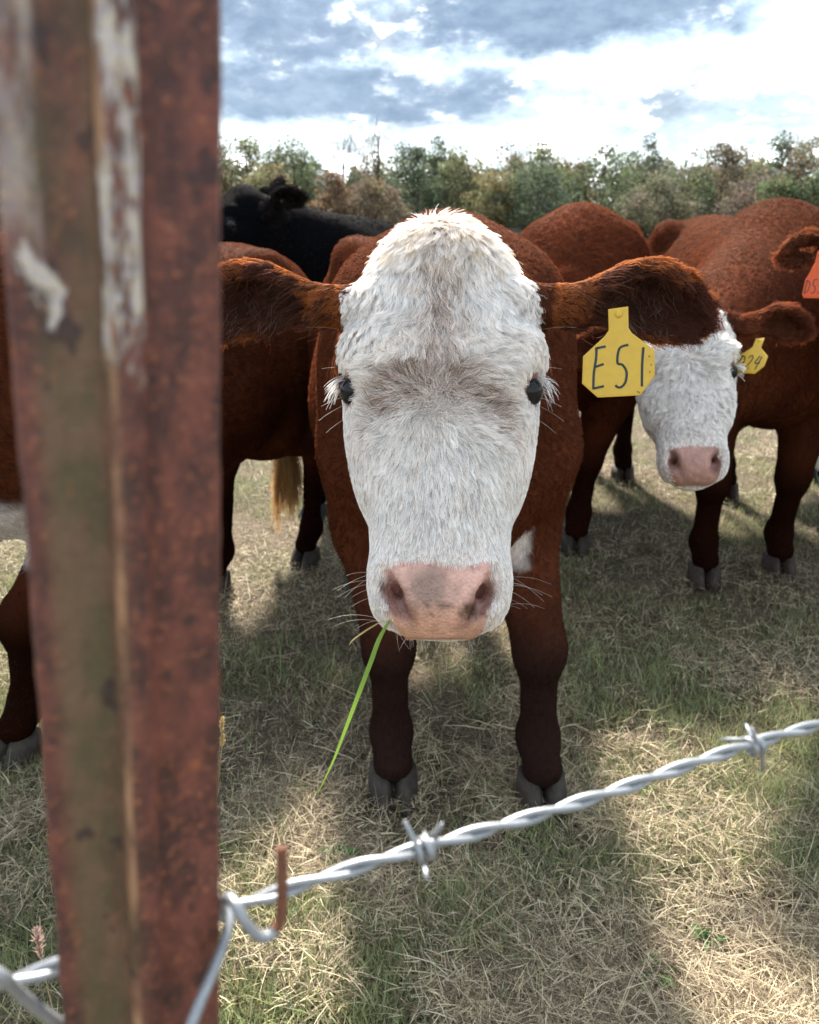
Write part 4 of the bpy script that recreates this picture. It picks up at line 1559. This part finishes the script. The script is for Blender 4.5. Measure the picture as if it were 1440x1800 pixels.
def ears_for(poll, es, ed, hs, rt, fold=0.0, back=.35, drop=.0, sc_=1.0, sides=(-1, 1)):
    es, ed = unit(es), unit(np.asarray(ed) - unit(es) * np.dot(ed, unit(es)))
    ew = np.cross(ed, es)
    if np.dot(ew, rt) < 0:
        ew = -ew
    out = []
    for sx in sides:
        b = np.asarray(poll) + hs * (es * .075 + ew * .105 * sx + ed * -.085)
        dr = ew * sx * 1.0 - ed * back + np.array([0, 0, -drop])
        out.append((b, dr, ed * 1.0 + np.array([0, 0, -.25]), sc_ * hs, 1))
    return out


# ---- 2. white-faced cow to the right (tag D24)
pD, mD = P(1203, 520, 2.10), P(1226, 845, 1.95)
esD = unit(mD - pD)
edD = unit(np.array([.12, 0, CAMH - .1]) - (pD + mD) / 2 + np.array([.16, 0, 0]))
yD = math.atan2(-.08, 1)
rtD = np.array([math.cos(yD), math.sin(yD), 0])
earsD = ears_for(pD, esD, edD, 1.02, rtD, back=.15, drop=.02, sc_=1.0)
earsD[1] = (P(1303, 572, 2.13), P(1425, 578, 2.13) - P(1303, 572, 2.13), np.array([-.1, -1, -.3]), 1.0, 1)
hD = {'fr': G(1232, 1015)[:2], 'fl': G(1362, 998)[:2], 'hr': G(1092, 838)[:2], 'hl': (1.62, 4.05)}
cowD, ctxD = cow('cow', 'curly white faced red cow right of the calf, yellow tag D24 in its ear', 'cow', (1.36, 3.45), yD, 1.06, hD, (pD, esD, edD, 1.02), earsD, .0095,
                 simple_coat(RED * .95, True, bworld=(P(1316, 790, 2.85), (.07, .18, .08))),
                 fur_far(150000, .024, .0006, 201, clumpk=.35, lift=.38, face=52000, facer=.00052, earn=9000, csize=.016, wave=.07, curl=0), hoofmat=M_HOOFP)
tD = tagframe(P(1326, 622, 2.07), P(1355, 618, 2.05) - P(1300, 616, 2.12), P(1338, 590, 2.08) - P(1325, 650, 2.06))
ear_tag(cowD, ctxD['base'], tD, [(x * .96, y * .96) for x, y in OCT], 'D24', -.034, -.043, .019, .040, .0030, M_YELLOW)

# ---- 3. left cow walking out behind the post
yL = math.atan2(-.38, .92)
rtL = np.array([math.cos(yL), math.sin(yL), 0])
fL = np.array([math.sin(yL), -math.cos(yL), 0])
bL = np.array([-.83, 2.36, 0])
pL = bL + fL * 1.12 + np.array([-.16, -.02, 1.20])
esL = unit(fL * .55 + np.array([-.25, 0, -.85]))
edL = unit(fL + np.array([0, 0, .4]))
hL = {'fl': G(52, 1315)[:2], 'fr': (-1.33, 1.86), 'hl': G(545, 985)[:2], 'hr': G(388, 1030)[:2]}
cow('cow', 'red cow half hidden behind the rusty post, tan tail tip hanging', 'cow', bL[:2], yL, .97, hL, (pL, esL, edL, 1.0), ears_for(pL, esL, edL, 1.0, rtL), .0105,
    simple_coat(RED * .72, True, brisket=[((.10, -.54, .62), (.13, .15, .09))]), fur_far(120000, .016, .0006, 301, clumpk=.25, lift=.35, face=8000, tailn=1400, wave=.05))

# ---- 4. black cow behind, head up looking left
pB = P(425, 318, 3.30)
esB = unit(np.array([-.58, -.45, -.68]))
edB = unit(np.array([-.62, -.45, .64]))
yB = math.atan2(-.75, .55)
rtB = np.array([math.cos(yB), math.sin(yB), 0])
hB = {'fl': (-.42, 3.72), 'fr': G(590, 843)[:2], 'hl': (.55, 4.35), 'hr': (.35, 4.75)}
b0 = P(470, 365, 3.26)
ewB = np.cross(edB, esB)
earsB = [(P(468, 372, 3.24), P(540, 338, 3.16) - P(468, 372, 3.24), np.array([.0, -1, -.3]), .98, 1), (P(462, 345, 3.42), P(492, 312, 3.55) - P(462, 345, 3.42), np.array([-.5, -.6, .2]), .95, 1)]
cow('cow', 'black cow with raised head standing behind the calf\'s left ear', 'cow', (.02, 4.05), yB, 1.02, hB, (pB, esB, edB, 1.0), earsB, .0105,
    simple_coat(BLACK, False, dark_legs=False, var=.5), fur_far(90000, .010, .0006, 401, clumpk=.2, earn=7000, wave=.04, lift=.4), hoofmat=M_HOOFB, neck_r=(.25, .14))

# ---- 5. middle cow behind the calf's shoulder
yM = math.atan2(-.22, 1)
rtM = np.array([math.cos(yM), math.sin(yM), 0])
pM = np.array([.40, 2.90, .98])
esM = unit(np.array([-.12, -.35, -.9]))
edM = unit(np.array([-.1, -1, .3]))
hM = {'fl': G(1012, 960)[:2], 'fr': (.42, 3.35), 'hl': (1.00, 4.55), 'hr': (.66, 4.60)}
cow('cow', 'shaggy red cow directly behind the calf\'s shoulder, face hidden', 'cow', (.76, 3.82), yM, 1.06, hM, (pM, esM, edM, .95), ears_for(pM, esM, edM, .95, rtM, back=.7, sc_=.95), .0105,
    simple_coat(RED * np.array([1.05, .95, .88]), True), fur_far(150000, .026, .0006, 501, clumpk=.4, lift=.4, face=6000, csize=.018, wave=.10))

# ---- 6. cow at the right edge with the orange tag
pO = np.array([1.36, 2.20, 1.30])
esO = unit(np.array([-.25, -.55, -.75]))
edO = unit(np.array([-.2, -.75, .6]))
yO = math.atan2(-.75, .6)
rtO = np.array([math.cos(yO), math.sin(yO), 0])
eO = P(1450, 455, 2.22)
earsO = [(eO + np.array([.06, .0, .0]), np.array([-1.0, -.05, .12]), np.array([-.1, -1, -.3]), 1.0, 1), (pO + np.array([.20, .10, -.03]), np.array([1.0, .3, .0]), np.array([0, -1, -.3]), 1.0, 1)]
bO = np.array([2.35, 2.75, 0])
hO = {'fl': (1.98, 2.28), 'fr': (1.82, 2.52), 'hl': (2.85, 2.95), 'hr': (2.70, 3.30)}
pO = eO + np.array([.22, .05, .09])
cowO, ctxO = cow('cow', 'cow at the right edge, only a furry ear with orange tag D55 in view', 'cow', bO[:2], yO, .98, hO, (pO, esO, edO, .92), earsO, .0105,
                 simple_coat(RED * np.array([1.2, 1.35, 1.5]), True), fur_far(30000, .03, .0011, 601, face=6000, earn=7000), tail=False)
tO = tagframe(P(1434, 490, 2.12), np.array([1, -.2, .0]), np.array([.06, 0, 1.0]))
TALL = [(-.005, .078), (.005, .078), (.008, .045), (.020, .015), (.029, -.004), (.032, -.045), (.026, -.055), (-.026, -.055), (-.032, -.045), (-.029, -.004), (-.020, .015), (-.008, .045)]
ear_tag(cowO, ctxO['base'], tO, [(x * .85, y * .88) for x, y in TALL], 'D55', -.0235, -.037, .0135, .036, .0020, M_ORANGE)

# ---- 7. dark cow mostly behind the right-hand ones
yK = math.atan2(.15, 1)
rtK = np.array([math.cos(yK), math.sin(yK), 0])
pK = np.array([2.42, 2.95, 1.12])
esK = unit(np.array([.1, -.45, -.85]))
edK = unit(np.array([0, -1, .4]))
hK = {'fr': (1.86, 3.42), 'fl': (2.2, 3.4), 'hr': (2.02, 4.62), 'hl': (2.36, 4.7)}
hK['hr'] = tuple(G(1424, 838)[:2])
cow('cow', 'dark cow with a white hind sock, its legs at the right edge', 'cow', (2.12, 4.02), yK, .97, hK, (pK, esK, edK, .95), ears_for(pK, esK, edK, .95, rtK), .0125,
    simple_coat(BLACK * 1.6, False, dark_legs=False, socks=True), fur_far(20000, .025, .0012, 701), hoofmat=M_HOOFB)

# ------------------------------------------------------------------ grass
def grass(name, n, seed, urange, vrange, kinds, label):
    g = np.random.default_rng(seed)
    u = g.uniform(*urange, n)
    v = g.uniform(*vrange, n)
    xc, yc = (u - 720) / FPX, (900 - v) / FPX
    Yd = math.cos(PITCH) + yc * math.sin(PITCH)
    Zd = -math.sin(PITCH) + yc * math.cos(PITCH)
    k = -CAMH / Zd
    p = np.stack([xc * k, Yd * k, np.zeros(n)], 1)
    if kinds is not None:
        ex = []
        for hp in kinds:
            a_ = g.uniform(0, 6.283, 260)
            r_ = g.uniform(.05, .15, 260)
            ex.append(np.stack([hp[0] + np.cos(a_) * r_, hp[1] - .03 + np.sin(a_) * r_, 0 * a_], 1))
        p = np.concatenate([p] + ex)
        n = len(p)
    dist = np.linalg.norm(p[:, :2], axis=1)
    green = vnoise(p, 2.6, 71) * .6 + vnoise(p, 9, 72) * .4
    kind = g.random(n)
    gprob = np.clip((green - .32) * 2.8, .06, .95)
    isg = kind < gprob * .82
    isup = (~isg) & (kind > .72)
    ln = np.where(isg, g.uniform(.018, .052, n), np.where(isup, g.uniform(.012, .045, n), g.uniform(.015, .065, n)))
    ln = ln * (1 + 1.2 * (g.random(n) < .05)) * (.65 + .75 * vnoise(p, 7, 77))
    lean = np.where(isg, g.uniform(.3, 1.25, n), np.where(isup, g.uniform(.1, 1.0, n), g.uniform(1.2, 1.62, n)))
    wd = np.where(isg, g.uniform(.0013, .0030, n), g.uniform(.0008, .0022, n))
    wd = np.maximum(wd, .00060 * dist)
    z0 = np.where(isg | isup, -.008, g.uniform(.0, .022, n))
    az = g.uniform(0, 6.283, n)
    hx = np.stack([np.cos(az), np.sin(az), np.zeros(n)], 1)
    sxv = np.stack([-np.sin(az + g.normal(0, .5, n)), np.cos(az), g.normal(0, .35, n)], 1)
    b = p.copy()
    b[:, 2] = z0
    mid = b + hx * (np.sin(lean * .94) * ln * .5)[:, None] + np.array([0, 0, 1.0]) * (np.cos(lean * .94) * ln * .5)[:, None]
    tip = mid + hx * (np.sin(lean * 1.06) * ln * .5)[:, None] + np.array([0, 0, 1.0]) * (np.cos(lean * 1.06) * ln * .5)[:, None]
    tip[:, :2] += g.normal(0, .0025, (n, 2))
    tip[:, 2] = np.maximum(tip[:, 2], .001)
    w = sxv * wd[:, None] * .5
    V = np.stack([b - w, b + w, mid + w * .9, mid - w * .9, tip], 1).reshape(-1, 3)
    i = np.arange(n) * 5
    Fq = np.stack([i, i + 1, i + 2, i + 3], 1)
    Ft = np.stack([i + 3, i + 2, i + 4, i + 4], 1)
    gr = np.array([.235, .26, .125]) * (1 + g.normal(0, .22, (n, 1))) + g.normal(0, .012, (n, 3))
    yl = g.random(n) < .18
    gr[yl] = np.array([.36, .38, .16])
    st = np.array([.57, .465, .31]) * (1 + g.normal(0, .25, (n, 1)))
    br = g.random(n) < .48
    st[br] = np.array([.22, .162, .11]) * (1 + g.normal(0, .2, (br.sum(), 1)))
    pale = g.random(n) < .14
    st[pale] = np.array([.72, .62, .43])
    colr = np.clip(np.where(isg[:, None], gr, st), .01, .8)
    # trampled spots: soil shows, blades are few
    bareg = vnoise(p, 3.4, 91) * .55 + vnoise(p, 11, 92) * .45
    keep = g.random(n) < np.clip(.35 + (.66 - bareg) * 5, .22, 1)
    Fq, Ft = Fq[keep], Ft[keep]
    colr = colr * (.82 + .36 * vnoise(p, 1.7, 95))[:, None]
    # triangles only
    F3 = np.concatenate([Fq[:, [0, 1, 2]], Fq[:, [0, 2, 3]], Ft[:, :3]])
    me = np_mesh(name, V, F3, M_GRASS, smooth=False, colors=np.repeat(colr, 5, 0))
    return tag(link(name, me), label, 'grass', kind='stuff')


grass('pasture_grass', 420000, 81, (-500, 1940), (640, 1960), HOOFPTS, 'short dry grazed grass with green blades over the pasture')
grass('far_grass', 40000, 82, (-700, 2100), (470, 660), None, 'distant dry grass of the pasture behind the cattle')


# ------------------------------------------------------------------ weeds, stalks and the blade at the calf's mouth
def leaf_blade(name, pts, wmax, col, label, cat, profile=None, group=None):
    pts = spline(pts, 24)
    t = np.gradient(pts, axis=0)
    t /= np.linalg.norm(t, axis=1)[:, None]
    side = np.cross(t, np.array([0, 1.0, .3]))
    side /= np.linalg.norm(side, axis=1)[:, None]
    nr = np.cross(side, t)
    q = np.linspace(0, 1, 24)
    w = wmax * (np.clip(q / .15, .35, 1) * np.clip((1 - q) / .55, 0.02, 1) ** .8 if profile is None else profile(q))
    rows = []
    for i in range(24):
        rows += [pts[i] - side[i] * w[i] / 2 + nr[i] * w[i] * .15, pts[i], pts[i] + side[i] * w[i] / 2 + nr[i] * w[i] * .15]
    f = []
    for i in range(23):
        for k in (0, 1):
            f.append([i * 3 + k, i * 3 + k + 1, i * 3 + k + 4, i * 3 + k + 3])
    V = np.array(rows)
    c = np.tile(np.array(col), (len(V), 1)) * (0.85 + .3 * vnoise(V, 90, 4))[:, None]
    me = np_mesh(name, V - pts[0], np.array(f), M_GRASS, True, colors=c)
    o = link(name, me, None, tuple(pts[0]))
    return tag(o, label, cat, group) if label else o


leaf_blade('grass_blade', [P(694, 1078, .905), P(668, 1122, .885), P(650, 1170, .88), P(612, 1270, .885), P(585, 1340, .90), P(556, 1400, .93)], .0052, (.20, .32, .05),
           'long bright green grass blade hanging from the calf\'s mouth', 'grass blade')
leaf_blade('straw', [P(672, 1092, .90), P(645, 1108, .89), P(622, 1124, .89), P(614, 1134, .89)], .0025, (.45, .36, .16), 'short yellow straw sticking out of the calf\'s lips', 'straw')


def weed(u, v, r, n, col, label, seed):
    g = np.random.default_rng(seed)
    c = G(u, v)
    root = link('weed', None, None, tuple(c))
    for k in range(n):
        a = 6.283 * k / n + g.normal(0, .25)
        L_ = r * g.uniform(.7, 1.2)
        d = np.array([math.cos(a), math.sin(a), 0])
        pts = np.array([[0, 0, .002], d * L_ * .5 + [0, 0, L_ * .38], d * L_ + [0, 0, L_ * g.uniform(.1, .45)]])
        q = np.linspace(0, 1, 10)
        pl = spline(pts, 10)
        sd = np.array([-d[1], d[0], 0])
        w = L_ * .17 * np.sin(np.pi * np.clip(q * .93 + .05, 0, 1)) ** .7
        V = np.concatenate([pl - sd * w[:, None] + [0, 0, .004], pl, pl + sd * w[:, None] + [0, 0, .004]])
        f = [[j + m * 10, j + 1 + m * 10, j + 11 + m * 10, j + 10 + m * 10] for m in (0, 1) for j in range(9)]
        cc = np.tile(np.array(col), (len(V), 1)) * g.uniform(.75, 1.25)
        link('leaf', np_mesh('leaf', V, np.array(f), M_GRASS, True, colors=cc), root)
    tag(root, label, 'weed', 'green weeds in the grass')


weed(594, 1512, .045, 6, (.07, .17, .035), 'dark green broad leaved weed just above the barbed wire', 1)
weed(1155, 1718, .040, 7, (.08, .17, .04), 'small green weed near the bottom edge, right of centre', 2)
weed(1140, 1395, .030, 5, (.08, .17, .04), 'little green weed right of the calf\'s hoof', 3)
weed(385, 1500, .028, 4, (.13, .22, .05), 'pale green sprout beside the post and hooked wire', 4)
weed(1245, 1660, .035, 6, (.07, .15, .04), 'small green weed below the wire at lower right', 5)
weed(930, 1180, .03, 5, (.13, .20, .05), 'sunlit green sprout between the calf\'s front legs', 6)


def seed_head(u, v, dep, h, hl, hw, col, label, seed, lean=(0.2, 0, 1)):
    g = np.random.default_rng(seed)
    top = P(u, v, dep)
    b = np.array([top[0] - lean[0] * top[2] * .5, top[1] + .02, 0])
    root = link('seed_stalk', None, None, tuple(b))
    path = spline([b, (b + top) / 2 + [-.01, 0, .02], top], 14) - b
    mb = MB()
    mb.tube(path, np.linspace(.0011, .0006, 14), 5)
    mb.build('stem', M_STRAW, root)
    ax = unit(path[-1] - path[-4])
    V, F_ = [], []
    n = 90
    for k in range(n):
        q = k / n
        p = path[-1] + ax * hl * (q - .5)
        r = hw * math.sin(math.pi * min(.95, q * .9 + .08)) ** .7
        d = unit(g.normal(0, 1, 3))
        d = unit(d - ax * (d @ ax) + ax * .9)
        s = np.cross(d, g.normal(0, 1, 3))
        s = unit(s) * hw * .22
        e = p + d * r * 1.5
        i = len(V)
        V += [p - s, p + s, e]
        F_.append([i, i + 1, i + 2])
    me = np_mesh('seed_spike', np.array(V), np.array(F_), M_GRASS, False, colors=np.tile(np.array(col), (len(V), 1)) * g.uniform(.8, 1.2, (len(V), 1)))
    link('seed_spike', me, root)
    tag(root, label, 'seed stalk', 'dry seed stalks in the grass')


M_STRAW = mat_plain('dry_straw', (.42, .32, .17), .8, .15, .3, 80)
seed_head(390, 1274, 1.25, .1, .030, .006, (.60, .46, .22), 'upper one of two pale seed heads just right of the post', 1)
seed_head(391, 1302, 1.25, .1, .026, .006, (.60, .46, .22), 'lower one of two pale seed heads just right of the post', 2)
seed_head(68, 1658, 1.15, .1, .06, .011, (.50, .36, .30), 'pinkish feathery seed head left of the post above the wire', 3, (-.1, 0, 1))

# ------------------------------------------------------------------ rusty steel T-post
yawF = math.atan2(.406, .914)
pc = np.array([-.0786, .2125, 0])
post = MB()
# section (x along the fence line, y away from the viewer): flange with a web towards the viewer
sec = [(-.0255, .0022), (-.0255, -.0012), (-.0245, -.0026), (-.014, -.0030), (-.0062, -.0036), (-.0048, -.0058), (-.0046, -.0100), (-.0030, -.0122), (0.0, -.0128), (.0030, -.0122), (.0046, -.0100),
       (.0048, -.0058), (.0062, -.0036), (.014, -.0030), (.0240, -.0026), (.0250, -.0012), (.0250, .0022), (.012, .0026), (-.012, .0026)]
zs = np.linspace(-.35, 1.62, 330)
gz = np.random.default_rng(9)
vs, fs = [], []
m = len(sec)
for i, z in enumerate(zs):
    for k, (x, y) in enumerate(sec):
        q = np.array([[x, y, z]])
        j = (vnoise(q, 160, 5)[0] - .5) * .0012 + (vnoise(q, 45, 6)[0] - .5) * .0010
        vs.append((x + j * (1 if x > 0 else -1) * .6 - .0028 * 0, y - abs(j) * .8, z))
for i in range(len(zs) - 1):
    for k in range(m):
        k2 = (k + 1) % m
        fs.append([i * m + k, i * m + k2, (i + 1) * m + k2, (i + 1) * m + k])
fs.append(list(range(m))[::-1])
fs.append([(len(zs) - 1) * m + k for k in range(m)])
post.add(vs, fs)
pm = np_mesh('fence_post', post.v, post.f, M_RUST, True)
po = link('fence_post', pm)
# leans: foot to the left of its head
lean = math.atan(.075)
zc = CAMH - .09
rot = Matrix.Rotation(lean, 4, 'Y') @ Matrix.Rotation(yawF, 4, 'Z')
piv = Vector((pc[0], pc[1], zc))
po.matrix_world = Matrix.Translation(piv) @ rot @ Matrix.Translation(Vector((0, 0, -zc)))
tag(po, 'rusty steel fence post with flaking olive and white paint, close at left', 'fence post')

# ------------------------------------------------------------------ barbed wire
wz = CAMH - .227
w0 = np.array([-.0704, .230, wz])
wd_ = unit(np.array([.2724, .120, 0.0]))
wroot = link('barbed_wire', None, None, tuple(w0))


def wire_at(u):
    """distance along the wire where the photo column u meets it"""
    k = (u - 720) / FPX
    best = None
    for q in np.linspace(-.35, .9, 5001):
        p = w0 + wd_ * q
        dep = p[1] * math.cos(PITCH) - (p[2] - CAMH) * math.sin(PITCH)
        e = abs(p[0] / dep - k)
        if dep > .05 and (best is None or e < best[0]):
            best = (e, q)
    return best[1]


nrm = np.array([-wd_[1], wd_[0], 0])
upv = np.array([0, 0, 1.0])
for k in (0, 1):
    tt = np.linspace(-.6, 1.4, 900)
    ph = tt * 2 * math.pi / .052 + math.pi * k + .7
    rr = .00155
    sag = .0012 * np.sin(tt * 31)
    pts_ = wd_ * tt[:, None] + nrm * (rr * np.cos(ph))[:, None] + upv * (rr * np.sin(ph) + sag)[:, None]
    mb = MB()
    mb.tube(pts_, .0015 + .00006 * np.sin(tt * 211 + k), 10)
    mb.build('strand', M_GALV, wroot)


def barb(q, ang, lens):
    mb = MB()
    c = wd_ * q
    n = 46
    for half in (0, 1):
        t = np.linspace(0, 1, n)
        th = ang + half * 1.9 + t * 2 * math.pi * 1.5
        ad = (-.0042 + half * .0022) + t * .0062
        coil = c + wd_ * ad[:, None] + (nrm * np.cos(th)[:, None] + upv * np.sin(th)[:, None]) * .0040
        tan0 = unit(coil[0] - coil[1])
        tan1 = unit(coil[-1] - coil[-2])
        rad0 = unit(coil[0] - c - wd_ * ad[0])
        rad1 = unit(coil[-1] - c - wd_ * ad[-1])
        a = [coil[0] + (tan0 * .8 + rad0 * .35 - wd_ * .15) * lens[half * 2] * f for f in (1, .66, .33)]
        b = [coil[-1] + (tan1 * .8 + rad1 * .35 + wd_ * .15) * lens[half * 2 + 1] * f for f in (.33, .66, 1)]
        mb.tube(np.concatenate([a, coil, b]), np.concatenate([[.0006, .0011, .0011], np.full(n, .00115), [.0011, .0011, .0006]]), 8)
    mb.build('barb', M_GALV, wroot)


qs = [wire_at(748), wire_at(1326)]
barb(qs[0], 2.2, (.013, .010, .012, .009))
barb(qs[1], .6, (.012, .014, .011, .012))
dq = qs[1] - qs[0]
for k in (2, 3, 4):
    barb(qs[0] + dq * k, 1.3 * k, (.012, .012, .012, .012))
barb(qs[0] - dq, 1.0, (.012, .011, .013, .012))
tag(wroot, 'twisted galvanised barbed wire crossing in front of the calf\'s legs', 'barbed wire')

# ------------------------------------------------------------------ wire clip that ties it to the post
croot = link('wire_clip', None, None, tuple(w0))
D = .285
mb = MB()
hook = spline([P(368, 1640, .292), P(384, 1602, .284), P(400, 1578, .276), P(414, 1592, .270), P(432, 1622, .270), P(452, 1644, .272), P(472, 1646, .274), P(484, 1634, .275)], 40)
mb.tube(hook - w0, .0019, 10)
mb.build('clip_wire', M_GALV, croot)
mb = MB()
mb.tube(spline([P(482, 1637, .2745), P(491, 1622, .276), P(495, 1596, .277), P(496, 1540, .278), P(495, 1490, .279)], 20) - w0, .00185, 10)
mb.build('clip_end', M_RUSTWIRE, croot)
mb = MB()
mb.tube(spline([P(398, 1584, .287), P(404, 1610, .283), P(396, 1650, .277), P(378, 1700, .270), P(352, 1762, .262), P(322, 1840, .256), P(296, 1900, .256)], 30) - w0, .0019, 10)
mb.build('clip_wire', M_GALV, croot)
mb = MB()
mb.tube(spline([P(-30, 1700, .250), P(6, 1718, .252), P(40, 1752, .260), P(90, 1790, .270), P(150, 1830, .280)], 24) - w0, .0020, 10)
mb.build('clip_wire', M_GALV, croot)
tag(croot, 'bent wire clip with a rusty upright end, tying the barbed wire to the post', 'wire clip')

# ------------------------------------------------------------------ a far bird
bp_ = P(1218, 150, 90)
mb = MB()
mb.add([bp_ + [-.35, 0, .06], bp_ + [0, -.12, 0], bp_ + [.35, 0, .05], bp_ + [0, .16, -.02], bp_ + [0, 0, .05], bp_ + [0, 0, -.06]],
       [[0, 1, 4], [1, 2, 4], [2, 3, 4], [3, 0, 4], [1, 0, 5], [2, 1, 5], [3, 2, 5], [0, 3, 5]])
tag(mb.build('bird', M_EYE, None, tuple(bp_), smooth=False), 'tiny dark bird high in the white sky', 'bird')
